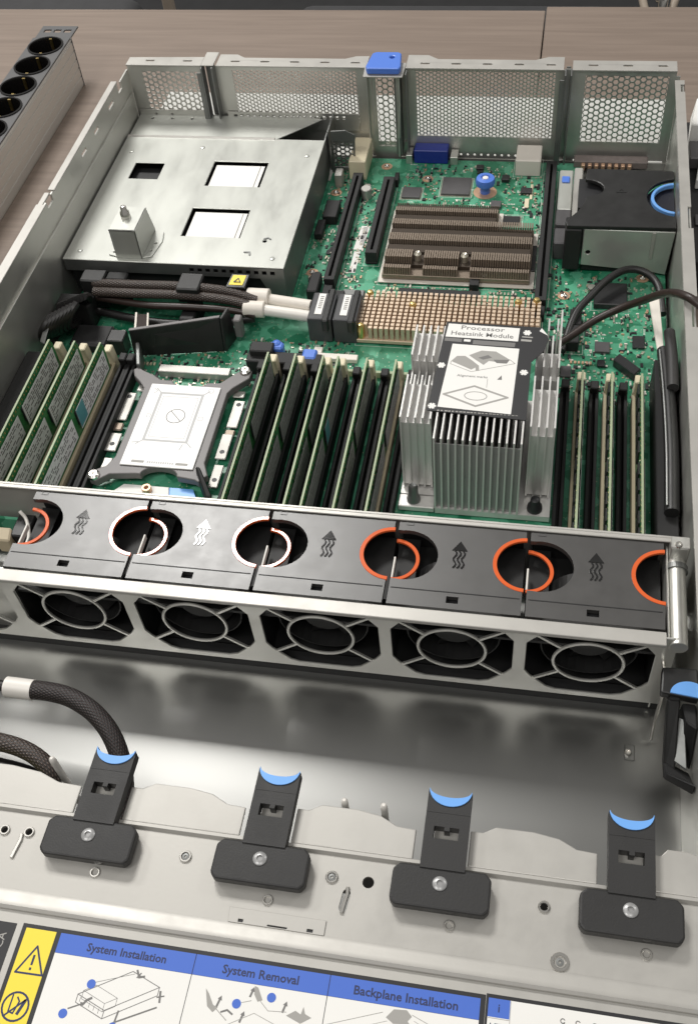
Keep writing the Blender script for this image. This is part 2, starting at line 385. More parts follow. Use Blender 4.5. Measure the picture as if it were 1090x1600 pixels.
# rear wall
def hexsheet(mb, x0, x1, z0, z1, d, y, hole=0.80, th=0.8):
    cx = d*0.866; nx = int((x1-x0)/cx); nz = int((z1-z0)/d-0.5); R = d/1.732
    for i in range(nx):
        for k in range(nz+1):
            X = x0+(i+0.5)*cx+((x1-x0)-nx*cx)/2; Z = z0+(k+0.5)*d+(d/2 if i % 2 else 0)
            if Z+d/2 > z1+d*0.6: continue
            vv = []; ff = []
            for (w, rr) in ((y, R*0.995), (y, R*hole), (y+th, R*hole), (y+th, R*0.995)):
                for a in range(6):
                    q = math.radians(60*a); vv.append((X+rr*math.cos(q), w, Z+rr*math.sin(q)))
            for j in range(3):
                for a in range(6): ff.append((j*6+a, j*6+(a+1) % 6, (j+1)*6+(a+1) % 6, (j+1)*6+a))
            mb.add(vv, ff)
    return mb
def vent(x0, x1, z0, z1, m_l, m_r, m_t, m_b, d, y=1.0, hole=0.8):
    p = MB().plate(rect(x0, x1, z0, z1), [rect(x0+m_l, x1-m_r, z0+m_b, z1-m_t)], y-0.6, y+0.6, 'xz')
    fr = build('vent_panel', p, steel_d if False else steel, ch)
    hb = hexsheet(MB(), x0+m_l-1.0, x1-m_r+1.0, z0+m_b-1.0, z1-m_t+1.5, d, y-0.2, hole)
    h = build('honeycomb_grille', hb, steel, fr); tag(h, kind='stuff')
    return fr
vent(-1, 63, 36, 84, 12, 4, 5, 6, 4.7, 1.0, 0.72)
vent(79, 198, 30, 84, 9, 8, 3, 6, 3.25, 1.0, 0.70)
vent(202.5, 223, 6, 84, 3, 3, 4, 10, 4.9, 0.4, 0.78)
vent(231, 353, 12, 84, 7, 7, 2, 14, 3.25, 1.0, 0.72)
vent(359, 436, 8, 84, 10, 5, 4, 16, 4.7, 1.0, 0.76)
rear = MB()
rear.box(-3, 439.4, 0.2, 2.0, 0, 6)
rear.box(-1, 63, 0.6, 1.8, 6, 35.6).box(79, 198, 0.6, 1.8, 14, 29.6).box(359, 365, 0.4, 1.8, 6, 8)
rear.plate(rect(231, 353, 6, 12), [circ(240+5.6*i, 9.6, 1.1, 8) for i in range(15)], 0.6, 1.6, 'xz')
rear.box(74.2, 79, 0.8, 1.8, 30, 84).box(199.4, 231, 0.8, 1.8, 6, 20).box(436, 439, 0.8, 1.8, 6, 80).box(63, 79, 2.2, 3.2, 6, 40).box(353, 359, 2.2, 3.2, 6, 84).box(223, 231, 2.2, 3.2, 6, 84)
build('rear_sill', rear, steel, ch)
# folded pillars between the panels, each an open dark channel
def pillar(x0, x1, depth, z0, z1):
    p = MB().box(x0, x0+1.2, -depth, 1.6, z0, z1).box(x1-1.2, x1, -depth, 1.6, z0, z1).box(x0+1.2, x1-1.2, 4.0, 5.0, z0, z1)
    p.box(x0-3.5, x0-0.05, -depth, -depth+1.0, z0, z1-4)
    return build('slot_pillar', p, steel_d, ch, bevel=0.2)
pillar(64, 74, 7, 34, 86); pillar(225, 231.5, 9, 14, 84); pillar(353, 358.6, 9, 8, 85); 
build('slot_pillar', MB().box(198.2, 199.4, -4, 3, 20, 84).box(199.4, 202.4, -1, 0.4, 20, 84), steel, ch, bevel=0.2)
build('bracket_arm', MB().box(223.2, 224.4, -10, 3, 12, 84).plate([(224.6, 84), (224.6, 60), (222.5, 30), (225.2, 30), (226.4, 60), (226.4, 84)], [], -11, -10, 'xz'), steel, ch, bevel=0.25)
def flange(pts, y1=12.0):
    xs = [p[0] for p in pts]
    out = [(x, -1.2) for x in (pts[0][0], pts[-1][0])]
    poly = [(pts[0][0], -1.2), (pts[-1][0], -1.2)] + [(x, y) for x, y in reversed(pts)]
    holes = []
    n = max(2, int((pts[-1][0]-pts[0][0])/24))
    for i in range(n):
        cx = pts[0][0]+(i+0.6)*(pts[-1][0]-pts[0][0])/n
        holes.append([(cx-2.6+1.2*math.cos(a), 6+1.2*math.sin(a)) for a in [math.radians(90+30*k) for k in range(7)]] +
                     [(cx+2.6+1.2*math.cos(a), 6+1.2*math.sin(a)) for a in [math.radians(-90+30*k) for k in range(7)]])
    return build('rear_flange', MB().plate(poly, holes, 84.2, 85.4), steel_l, ch, bevel=0.25)
flange([(-1, 11), (40, 12), (63, 12.5)]); flange([(75.5, 17), (90, 17), (97, 12), (180, 12), (188, 16), (199, 16.5)])
flange([(230, 19), (246, 19), (254, 13), (330, 13), (340, 18), (352, 18)]); flange([(358.6, 13), (436, 13.5)])
build('pillar_cap', MB().box(64, 74.6, -4, 17, 86.3, 87.2), steel_l, ch, bevel=0.3)
# blue pull tab on the riser bracket
tb = build('pull_tab', MB().plate([(201.5, -13), (226.5, -13), (227.5, -9), (225.5, 11), (223, 13), (205.5, 13), (202.5, 11), (200, -9)], [circ(219, 5, 2.0)], 86, 91), blue2, ch, bevel=1.0, seg=2); tb['label'] = 'blue pull tab on the rear wall'
build('tab_cradle', MB().plate([(198.5, -15.5), (229.5, -15.5), (230, 6), (197.5, 6)], [], 84.6, 85.8), steel_l, tb, bevel=0.3)
# drive cage roof: pale plate, ridge, wavy flange segments, screws, holes
DZ = 84.0
dc = MB().plate([(-5, -661), (445, -661), (445, -626.0), (-5, -626.0)],
     [circ(154, -636.5, 1.8), circ(143, -637, 1.8), circ(371, -637.5, 1.9), circ(301, -637.5, 2.4), arc(293, -643, 1.6, 0, 180, 6)+arc(292.4, -649, 1.6, 180, 360, 6)], DZ-1.2, DZ)
drive = build('drive_cage_roof', dc, steel_l, ch, bevel=0.2)
build('drive_cage_wall', MB().box(-1, 440, -628.5, -627.3, 40, DZ-1.3), steel_d, drive)
build('ridge', MB().add([(x, y, z) for x in (-5, 445) for (y, z) in ((-660.8, 82), (-660.8, 84.2), (-662.5, 84.9), (-665.5, 85.2), (-667.6, 86.1), (-668.8, 85.3), (-669.2, 82))],
      [(i, i+1, i+8, i+7) for i in range(6)]+[(0, 7, 13, 6), tuple(range(7)), tuple(range(7, 14))]), steel_l, drive, smooth=True)
build('front_roof', MB().box(-5, 445, -800, -669.0, 82.4, 84.0), steel_l, drive)
clips_x = (183.0, 257.0, 330.2, 403.6)
def wavy(x0, x1):
    L_ = x1-x0
    prof = [(0, -611.0), (0.10, -611.0), (0.20, -608.0), (0.50, -608), (0.70, -609.5), (0.84, -613.0), (1.0, -613.5)]
    poly = [(x0, -626.0), (x1, -626.0)] + [(x0+t*L_, y) for t, y in reversed(prof)]
    b = MB().plate(poly, [], DZ+0.3, DZ+1.5)
    return build('wavy_flange', b, steel_l, drive, bevel=0.45, seg=2)
wavy(60, 99); wavy(101, 170.5); wavy(192.6, 244.6); wavy(266.6, 317.6); wavy(339.8, 391.0); wavy(413.2, 439)
build('fold_lip', MB().add([(x, y, z) for x in (-5, 445) for (y, z) in ((-625.4, 83.6), (-626.2, 85.7), (-627.6, 85.7), (-628.6, 84.05))], [(0, 1, 5, 4), (1, 2, 6, 5), (2, 3, 7, 6), (0, 4, 7, 3), (0, 3, 2, 1), (4, 5, 6, 7)]), steel_l, drive)
for x, y, r in ((224, -637.5, 2.6), (286, -637.5, 2.6), (378, -657.5, 3.6), (188, -649.3, 2.2), (262, -650.3, 2.2), (335, -650.0, 2.2), (410, -650.0, 2.2), (371, -637.5, 2.4), (154, -636.5, 2.3), (143, -637, 2.3)):
    b = MB().ring((x, y, DZ), r*0.62, r, 0.9, n=16); build('eyelet', b, chrome, drive, bevel=0.2)
for x, y in ((224, -637.5), (286, -637.5), (378, -657.5)):
    build('eyelet_core', MB().lathe((x, y, DZ-0.4), [(1.5, 0), (1.5, 0.8), (0.6, 0.9), (0.5, 0.2)], 12), steel_d, drive, smooth=True)
def slotted(x, y):
    b = MB().stroke([(x-0.6, y-5), (x-0.2, y-2), (x+0.5, y+2.5), (x+0.2, y+5)], 1.5, DZ, h=1.0); build('spring_tab', b, chrome, drive, bevel=0.25)
slotted(151, -643); slotted(293, -646)
pl = build('access_plate', MB().plate([(248, -660.9), (287.0, -660.9), (287.0, -655), (247.4, -655)], [rect(252, 254, -660.4, -659.2), rect(264, 272, -660.5, -659.9), rect(280, 282.4, -660.4, -659.2)], DZ+0.1, DZ+0.6), steel_l, drive, bevel=0.3)
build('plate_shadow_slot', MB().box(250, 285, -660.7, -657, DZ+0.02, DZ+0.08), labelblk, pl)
for x, y in ((285.5, -604.5), (302.5, -604.5), (152, -602.5)):
    build('guide_pin', MB().lathe((x, y, 0), [(1.6, 0), (1.6, 82), (1.3, 84.5), (0.6, 85.2)], 12), wire_w, drive, smooth=True)  # white base colour stands in for the bright reflection on the metal pins
# service label on the front roof
LZ = 84.05
lab = build('service_label', MB().plate(rect(165.5, 351.5, -760, -673.2), [], LZ, LZ+0.10), labelblk, ch); lab['label'] = 'installation instructions sticker with yellow warning strip and blue headings'
def flat(name, poly, m, z, h=0.04, parent=None): return build(name, MB().plate(poly, [], z, z+h), m, parent or lab)
z1 = LZ+0.12
flat('warning_strip', rect(167.3, 180.2, -760, -674.8), yellow, z1)
flat('heading_band', rect(182.2, 349.6, -682.4, -674.8), labelblu, z1)
flat('white_panel', rect(182.2, 238.6, -760, -682.5), white, z1); flat('white_panel', rect(238.9, 292.2, -760, -682.5), white, z1); flat('white_panel', rect(292.5, 349.6, -760, -682.5), white, z1)
flat('heading_divider', rect(238.6, 238.9, -682.4, -674.8), labelink, z1+0.05); flat('heading_divider', rect(292.2, 292.5, -682.4, -674.8), labelink, z1+0.05)
z2 = z1+0.06
text('heading_lettering', 'System Installation', 4.4, labelink, lab, (211, -678.7, z2), 0, 0.10)
text('heading_lettering', 'System Removal', 4.6, labelink, lab, (265.5, -678.8, z2), 0, 0.10)
text('heading_lettering', 'Backplane Installation', 4.6, labelink, lab, (321.8, -678.9, z2), 0, 0.10)
b = MB(); b.stroke([(168.8, -691.8), (180.0, -691.6), (174.4, -681.2)], 0.75, z2, True); b.stroke([(174.4, -684.8), (174.4, -688.2)], 0.9, z2); b.stroke([(174.4, -689.6), (174.4, -690.1)], 0.9, z2)
b.stroke(arc(173.6, -704, 5.2, 0, 360, 24), 0.75, z2)
b.stroke([(170, -708), (177.5, -700.5)], 0.7, z2); b.stroke([(171.4, -700), (171.4, -706), (173.4, -706.5), (174.6, -702), (173.4, -700.6)], 0.6, z2); b.stroke([(175.2, -706.4), (176.8, -701.5)], 1.2, z2)
b.stroke([(169, -714), (178, -714)], 0.6, z2)
build('warning_icons', b, labelink, lab)
b = MB()   # first panel: server on its rails
def iso(b, o, u, v, w, t=0.2):
    """line drawing of a flat box: origin corner, two edge vectors, height vector"""
    P = lambda a, c, d: (o[0]+a*u[0]+c*v[0]+d*w[0], o[1]+a*u[1]+c*v[1]+d*w[1])
    b.stroke([P(0,0,1), P(1,0,1), P(1,1,1), P(0,1,1)], t, z2, True)
    b.stroke([P(0,0,1), P(0,0,0), P(1,0,0), P(1,0,1)], t, z2); b.stroke([P(1,0,0), P(1,1,0), P(1,1,1)], t, z2)
iso(b, (196.6, -699.0), (12.0, -4.2), (19.0, 11.2), (0, 3.0), 0.28)
iso(b, (198.4, -697.4), (9.6, -3.4), (4.4, 2.6), (0, 3.0), 0.16)
b.stroke([(201.6, -691.0), (216.6, -685.6)], 0.16, z2)
for k in range(5): b.stroke([(198+2.1*k, -698.6-0.75*k), (198+2.1*k, -696.9-0.75*k)], 0.16, z2)
b.stroke([(186, -709), (236, -709)], 0.14, z2)
build('line_drawing', b, labelgr2, lab)
b = MB()
def arrow(b, x, y, dx, dy, t=0.55):
    L_ = math.hypot(dx, dy); ux, uy = dx/L_, dy/L_
    b.stroke([(x, y), (x+dx, y+dy)], t, z2); b.plate([(x+dx+1.6*ux, y+dy+1.6*uy), (x+dx-0.9*uy, y+dy+0.9*ux), (x+dx+0.9*uy, y+dy-0.9*ux)], [], z2, z2+0.05)
arrow(b, 194.4, -701.6, 4.4, 2.2); b.stroke([(199.6, -699.4), (200.8, -697.6), (202.4, -696.6)], 0.9, z2)
b.stroke([(217.2, -684.2), (218.6, -686.6), (220.6, -686.0)], 0.8, z2); b.stroke([(217.8, -686.8), (219.0, -685.0)], 0.5, z2)
b.stroke([(228.4, -690.4), (229.0, -694.2)], 0.8, z2); b.stroke([(227.6, -692.6), (230.2, -691.8)], 0.5, z2)
b.stroke([(212.8, -704.2), (228.4, -696.2)], 0.6, z2); b.stroke([(214.2, -699.6), (213.8, -703.4)], 0.7, z2)
for x, y, dx, dy in ((251.2, -692.4, 0.7, 2.6), (263.2, -687.0, 0.5, 2.0), (276.6, -690.6, 0.6, 2.4), (261.2, -696.4, 0.6, 2.4)): arrow(b, x, y, dx, dy, 0.8)
b.stroke([(253.4, -694.0), (255.6, -693.0), (257.8, -694.2)], 0.7, z2)
build('drawing_arrows', b, labelgr2, lab)
b = MB()
b.plate([(245.6, -686.6), (247.2, -688.2), (249.8, -692.0), (251.8, -692.6), (250.2, -694.6), (247.6, -692.8)], [], z2, z2+0.05)
b.plate([(264.2, -683.0), (265.6, -683.4), (268.2, -687.6), (266.4, -688.4), (264.6, -686.0)], [], z2, z2+0.05)
b.plate([(278.2, -691.6), (281.4, -689.4), (283.6, -690.4), (284.2, -687.6), (285.2, -690.0), (287.8, -691.0), (284, -693.6)], [], z2, z2+0.05)
b.plate([(315.4, -686.6), (318.0, -683.4), (322.8, -683.0), (325.0, -685.0), (323.6, -686.8), (327.4, -690.8), (324.2, -691.4), (321.0, -688.2), (318.4, -688.4)], [], z2, z2+0.05)
b.plate([(306.4, -692.6), (310.4, -689.8), (313.4, -690.6), (311.4, -693.8)], [], z2, z2+0.05)
build('grey_part_drawing', b, labelgry, lab)
b = MB()
b.stroke([(250.4, -692.6), (256, -696.6)], 0.3, z2); b.stroke([(260.4, -689.6), (264, -688.4)], 0.22, z2); b.stroke([(267.4, -688.0), (271, -691.0), (278, -690.4)], 0.22, z2)
b.stroke([(293.6, -692.4), (314, -685.0)], 0.22, z2); b.stroke([(325, -684.4), (342, -690.6)], 0.22, z2); b.stroke([(295, -695.4), (316, -687.8)], 0.16, z2); b.stroke([(326, -686.4), (340, -692.2)], 0.16, z2)
iso(b, (254, -702), (10, -3.2), (12, 7), (0, 2.4), 0.2)
build('line_drawing', b, labelgry, lab)
for x, y in ((200.6, -691.7), (193.0, -703.6), (258.6, -690.3), (271.4, -686.2), (213.5, -705.5), (327.5, -690.4)):
    flat('number_dot', circ(x, y, 1.75, 18), labelblu, z2+0.03)
lab2 = build('led_label', MB().plate(rect(351.7, 460, -760, -672.6), [], LZ, LZ+0.10), labelblk, ch)
build('white_panel', MB().plate(rect(352.6, 460, -760, -674.0), [], z1, z1+0.04), white, lab2)
build('heading_band', MB().plate(rect(352.6, 360.6, -680.6, -674.0), [], z1+0.05, z1+0.09), labelblu, lab2)
text('lettering', 'LED', 3.4, labelink, lab2, (356.4, -684.0, z1+0.06), 0, 0.02)
text('info_mark', 'i', 4.2, labelink, lab2, (356.6, -677.4, z1+0.11), 0, 0.06)
b = MB(); b.stroke([(361, -682.4), (440, -682.4)], 0.2, z1+0.06); b.stroke([(360.8, -690), (360.8, -674.2)], 0.2, z1+0.06); b.stroke([(352.8, -681), (360.8, -681)], 0.2, z1+0.06)
build('table_rules', b, labelgry, lab2)
b = MB()
for x in (380, 385.5, 391.5): b.stroke(arc(x, -678.2, 0.8, 30, 330, 8), 0.35, z1+0.06); b.stroke([(x-0.8, -680), (x+0.6, -679)], 0.4, z1+0.06)
build('led_icons', b, labelgr2, lab2)
lab3 = build('black_label', MB().plate(rect(60, 162.8, -693.5, -673.8), [], LZ, LZ+0.1), labelblk, ch)
text('lettering', 'CA', 4.5, labelgry, lab3, (158.5, -681, LZ+0.12), math.radians(90), 0.02)

# four black latches on the drive cage roof
def latch(x, label):
    t = thing('retaining_latch', (x, -636, DZ+1.6), label, 'latch', 'black latches on the drive cage')
    b = MB()
    b.plate([(-19.5, -8.4), (-17.5, -10.6), (17.8, -10.6), (19.8, -8.4), (19.8, 3.6), (17.4, 6.2), (-17.0, 6.2), (-19.5, 3.6)], [], 0, 5.6)
    build('base', b, latchp, t, bevel=0.9, seg=2, local=True)
    st = [(-9, 5), (9, 5), (9.1, 38.2)] + arc(0, 38.6, 9.0, -6, -174, 14, 5.0)[0:] + [(-9.1, 38.2)]
    b = MB().plate(st, [[(-5.2, 17.4), (5.0, 17.4), (5.0, 22.6), (1.2, 22.6), (1.2, 21.0), (-1.0, 21.0), (-1.0, 22.6), (-5.2, 22.6)]], 0.6, 6.2)
    build('stem', b, latchp, t, bevel=0.45, local=True)
    cr = [(-8.8, 38.6)] + arc(0, 38.6, 8.8, 180, 360, 16, 7.2) + list(reversed(arc(0, 38.6, 8.6, 180, 360, 16, 3.4)))
    b = MB().plate(cr[1:], [], 3.0, 6.75)
    build('touch_crescent', b, blue, t, local=True)
    build('locking_tongue', MB().box(-5, 4.8, 17.0, 25, -1.0, 1.2), steel_l, t, local=True)
    build('screw', MB().lathe((-0.3, -0.6, 5.4), [(3.0, 0), (2.9, 0.6), (2.3, 1.0), (1.25, 1.15), (1.15, 0.5), (0.1, 0.5)], 18), mat_screwhead, t, smooth=True, local=True)
    build('mould_line', MB().box(-9.0, 9.0, 28.4, 28.8, 6.2, 6.32), latchp, t, local=True)
    return t
mat_screwhead = mat('grey_plastic_rivet', (0.33, 0.33, 0.33), 0.32, 0.3, 0.3, 300)
for x, l in zip(clips_x, ('black latch with blue crescent, at the end of the braided cable', 'black latch with blue crescent, second from the left, above the small access plate',
                          'black latch with blue crescent, third from the left', 'black latch with blue crescent, rightmost, nearest the right side wall')):
    latch(x, l)

# ------------------------------------------------------------------ motherboard
mb_ = thing('motherboard', (217, -220, 6.4), 'green motherboard on the chassis floor between fan wall and rear wall', 'circuit board')
build('board', MB().plate([(5, -432), (436, -432), (436, -30), (372, -30), (372, -6), (170, -6), (170, -195), (5, -195)], [], 6.4, 8.0), pcb, mb_)
build('board_extension', MB().box(5, 169.6, -194.6, -40, 6.4, 7.9), pcb, mb_)
B0 = 8.0
# memory slots: tan ones hold a module, black ones are empty
slot_t = [22, 40.5, 59, 176, 194.5, 213, 223, 242, 261, 379, 397, 415]
slot_b = [31, 50, 68, 73.8, 166.8, 185, 204, 232.5, 251.5, 269.5, 369.5, 388, 406]
YC = -351.0
def slot_mesh(mb):
    return mb.box(-3.0, -0.9, -71, 71, B0, 18).box(0.9, 3.0, -71, 71, B0, 18).box(-0.9, 0.9, -71, 71, B0, 11.5).box(-3, 3, -71.8, -71, B0, 20).box(-3, 3, 71, 71.8, B0, 20)
def latch_mesh(mb, up):
    return mb.hexa([(-2.6, 72, B0), (2.6, 72, B0), (2.6, 79, B0), (-2.6, 79, B0), (-2.6, 68.4 if up else 73, up), (2.6, 68.4 if up else 73, up), (2.6, 76, up), (-2.6, 76, up)])
def local_part(name, mbx, m, at, bevel=0.0, smooth=False):
    """a piece of the motherboard made about (0,0,0) and set down at (x, y) so copies can share its mesh"""
    o = build(name, mbx, m, mb_, bevel=bevel, smooth=smooth, local=True)
    r = Vector(mb_.location)/S; o.location = (Vector(at)-r)*S
    return o
ST = local_part('memory_slot', slot_mesh(MB()), tan, (slot_t[0], YC, 0), 0.25)
SB = local_part('memory_slot', slot_mesh(MB()), black_m, (slot_b[0], YC, 0), 0.25)
LT = local_part('slot_latch', latch_mesh(MB(), 31), cream, (slot_t[0], YC, 0), 0.7)
LB = local_part('slot_latch', latch_mesh(MB(), 24), black_m, (slot_b[0], YC, 0), 0.7)
org = Vector(mb_.location)/S
for x in slot_t[1:]:
    share('memory_slot', SB if 170 < x < 255 else ST, mb_, Vector((x, YC, 0))-org); share('slot_latch', LT, mb_, Vector((x, YC, 0))-org)
for x in slot_b[1:]:
    share('memory_slot', SB, mb_, Vector((x, YC, 0))-org); share('slot_latch', LB, mb_, Vector((x, YC, 0))-org)
# expansion slots
def pslot(x0, x1, y0, y1, top, label=None):
    b = MB().plate(rect(x0, x1, y0, y1), [rect((x0+x1)/2-1.0, (x0+x1)/2+1.0, y0+4, (y0+y1)*0.42), rect((x0+x1)/2-1.0, (x0+x1)/2+1.0, (y0+y1)*0.42+3, y1-4)] if False else [rect((x0+x1)/2-0.9, (x0+x1)/2+0.9, y0+4, y1-4)], B0+2, top)
    b.box(x0, x1, y0, y1, B0, B0+1.98)
    return build('expansion_slot', b, black_m, mb_, bevel=0.3)
pslot(191, 199, -180, -44, 19); pslot(216.5, 225.5, -147, -48, 19); pslot(344.5, 353, -192, -20, 19)
build('slot_tail', MB().box(191.5, 198, -192, -181, B0, 15), black_m, mb_, bevel=0.4); build('slot_tail', MB().box(345, 352.5, -203, -193, B0, 15), black_m, mb_, bevel=0.4)
# larger parts on the board, each its own piece
def comp(name, x0, x1, y0, y1, h, m, bevel=0.25): return build(name, MB().box(x0, x1, y0, y1, B0, B0+h), m, mb_, bevel=bevel)
comp('vga_connector', 236, 264, -12, 0.0, 12, navy, 0.6); comp('connector_shell', 266, 272, -13, -1, 7, steel); comp('connector_shell', 229.5, 234.5, -13, -1, 8, steel)
comp('usb_connector', 320, 340, -26, -3, 14, whitet, 0.5); comp('usb_connector', 186, 200, -38, -2, 17, cream, 0.6)
comp('chip', 263, 286, -56, -33, 2.0, greychip); comp('chip', 232, 247, -62, -48, 1.8, greychip); comp('chip', 315, 328, -92, -82, 1.6, chipm)
comp('chip', 288, 294, -20, -14, 2, chipm); comp('chip', 310, 316, -36, -29, 3, chipm); comp('chip', 326, 335, -52, -45, 2.4, chipm); comp('chip', 304, 312, -72, -64, 2.6, greychip)
for i in range(12):
    a = B0+0.4
build('chip_legs', MB().add([], []).box(262.2, 286.8, -57.2, -32.0, B0, B0+0.35).box(231.2, 247.8, -62.8, -47.2, B0, B0+0.3).box(314, 329, -93.4, -80.8, B0, B0+0.3), solder, mb_)
comp('pin_header', 247, 306, -186, -179.5, 6, black_m, 0.3); comp('header_block', 297, 304, -173, -166, 6, black_m); comp('header_block', 332, 338, -192, -186, 8, black_m, 1.2); comp('header_block', 339.5, 345, -191, -185, 7, black_m, 1.2)
comp('header_block', 196, 208, -196, -187, 7, black_m); comp('header_block', 175, 186, -100, -78, 8, black_m, 0.5); comp('header_block', 172, 178, -120, -101, 6, black_m, 0.5); comp('header_block', 180, 188, -192, -170, 9, black_m, 0.8)
comp('header_block', 203, 206, -62, -50, 5, black_m); comp('header_block', 224, 227.5, -47, -36, 7, black_m)
comp('power_chip', 386, 409, -186, -162, 5, chipm, 0.6); comp('power_chip', 398, 406, -140, -126, 3, chipm); comp('inductor', 370, 378, -212, -196, 8, black_m, 0.6); comp('inductor', 368, 377, -232, -214, 9, black_m, 0.6)
comp('chip', 388, 398, -232, -222, 2, greychip); comp('chip', 413, 421, -226, -214, 2, chipm); comp('chip', 366, 373, -258, -248, 2, greychip); comp('chip', 390, 395, -246, -240, 2, chipm); comp('chip', 384, 389, -266, -262, 2, chipm)
build('tilted_component', MB().hexa([(400, -244, 8), (404, -238, 8), (418, -252, 8), (414, -258, 8), (400, -244, 15), (404, -238, 15), (418, -252, 15), (414, -258, 15)]), chipm, mb_, bevel=0.6)
comp('connector_block', 154, 206, -273, -262, 13, black_m, 0.6); comp('connector_block', 156, 172, -268, -258, 18, black_m, 0.8)
for x0, x1, y0, y1, z1_ in ((168, 178, -262, -255, 24), (192, 202, -268, -258, 22)): build('blue_lever', MB().box(x0, x1, y0, y1, 14, z1_), blue2, mb_, bevel=1.2)
build('blue_lever', MB().lathe((173, -257, 20), [(3.6, 0), (3.8, 3), (2.4, 5), (0.3, 5.6)], 12), blue2, mb_, smooth=True)
comp('white_header', 196, 228, -256, -250.5, 3.5, whitet, 0.3); comp('white_header', 196, 202, -250, -244, 3.0, whitet, 0.3)
comp('board_stiffener', 204, 275, -269, -266.5, 5, pcbedge, 0.2); comp('board_stiffener', 92, 143, -281, -274, 6, steel_l, 0.4)
comp('connector_block', 50, 62, -262, -250, 14, blackp, 0.6); comp('coin_cell', 205, 222, -192, -180, 3, steel_d, 1.0)
comp('connector_block', 214, 218, -82, -62, 4, chipm); comp('connector_block', 340, 343, -150, -120, 3, chipm)
build('riser_latch', MB().box(176, 182, -50, -40, 8, 20).cyl((204, -62, 8), 4.2, 9, 16), steel_l, mb_, bevel=0.5)
for x, y in ((276, -163), (365, -173), (178, -57), (178, -160), (250, -34), (214, -18), (420, -150)):
    o = build('plated_hole', MB().ring((x, y, B0), 2.2, 4.6, 0.35, n=20), copper, mb_); build('mounting_screw', MB().lathe((x, y, B0), [(2.2, 0), (2.1, 1.0), (1.0, 1.4), (0.4, 0.8)], 12), chrome, o, smooth=True)
o = build('plated_hole', MB().ring((298, -50, B0), 3.5, 9.4, 0.4, n=24), copper, mb_)
k = build('thumb_screw', MB().lathe((298, -50, B0), [(4.0, 0), (4.0, 6), (7.4, 8), (7.8, 11), (7.0, 13.4), (3.6, 14), (3.2, 12.4), (0.2, 12.6)], 24), blue2, o, smooth=True); k['label'] = 'blue knurled thumb screw'
build('screw_tip', MB().lathe((298, -50, B0+12.4), [(2.6, 0), (2.2, 1.4), (0.2, 1.7)], 14), white, k, smooth=True)
build('barcode_label', MB().plate([(206, -100), (213, -100), (210.6, -130), (204.2, -130)], [], B0+0.1, B0+0.25), paper, mb_); build('barcode_label', MB().plate([(205.4, -132), (210.2, -132), (210.2, -158), (205.4, -158)], [], B0+0.1, B0+0.25), paper, mb_)
b = MB()
for i in range(14): b.box(208.0, 211.5, -102-1.6*i, -102.8-1.6*i, B0+0.28, B0+0.33)
build('barcode_bars', b, labelgr2, mb_)
comp('led_strip', 330, 333.5, -70, -58, 1.2, cream); comp('led_strip', 333.5, 335.6, -58, -38, 0.8, cream)
for x, y in ((307, -161), (55, -245), (72, -243), (204, -56), (384, -170)):
    build('capacitor', MB().lathe((x, y, B0), [(3.3, 0), (3.3, 6.2), (2.9, 6.8), (0.2, 6.9)], 16), chrome, mb_, smooth=True)
sk = MB()
for x0, x1, y0, y1 in ((261.4, 287.6, -58, -31), (230.6, 248.4, -63.4, -46.6), (189.6, 200.6, -182, -42), (215, 227, -149, -46), (343, 354.4, -194, -18), (384.4, 410.6, -187.6, -160.4), (365, 380, -234, -194), (228.6, 344, -170.4, -78.6), (223.4, 351.6, -237.4, -192.6), (313, 330, -94.4, -80), (318.6, 341.4, -27.4, -1.5)):
    sk.stroke([(x0, y0), (x1, y0), (x1, y1), (x0, y1)], 0.35, B0+0.01, True)
def tiny_print(x, y, n, vert=False):
    for k in range(n):
        w = random.uniform(0.5, 1.0)
        if vert: sk.box(x, x+1.3, y-k*1.2-w, y-k*1.2, B0, B0+0.04)
        else: sk.box(x+k*1.2, x+k*1.2+w, y, y+1.4, B0, B0+0.04)
for _ in range(150):
    z = random.choices([(232, 344, -80, -14), (172, 190, -170, -12), (200, 216, -180, -50), (226, 345, -180, -168), (356, 428, -280, -150), (146, 226, -262, -236), (60, 160, -286, -250)], [6, 2, 2, 2, 8, 4, 5])[0]
    tiny_print(random.uniform(z[0], z[1]-4), random.uniform(z[2], z[3]), random.randint(2, 5), random.random() < 0.4)
tag(build('silkscreen_print', sk, mat('silkscreen_white', (0.62, 0.66, 0.60), 0.5), mb_), kind='stuff')
for k, (x, y, n_) in enumerate(((236, -176, 9), (312, -176, 8), (372, -244, 6), (382, -200, 5), (206, -168, 3), (150, -246, 7), (66, -270, 8), (296, -30, 5))):
    for q_ in range(n_): comp('chip_capacitor', x+q_*2.6, x+q_*2.6+1.4, y, y+2.4, 1.1, (cream, solder, copper)[k % 3], 0.1)
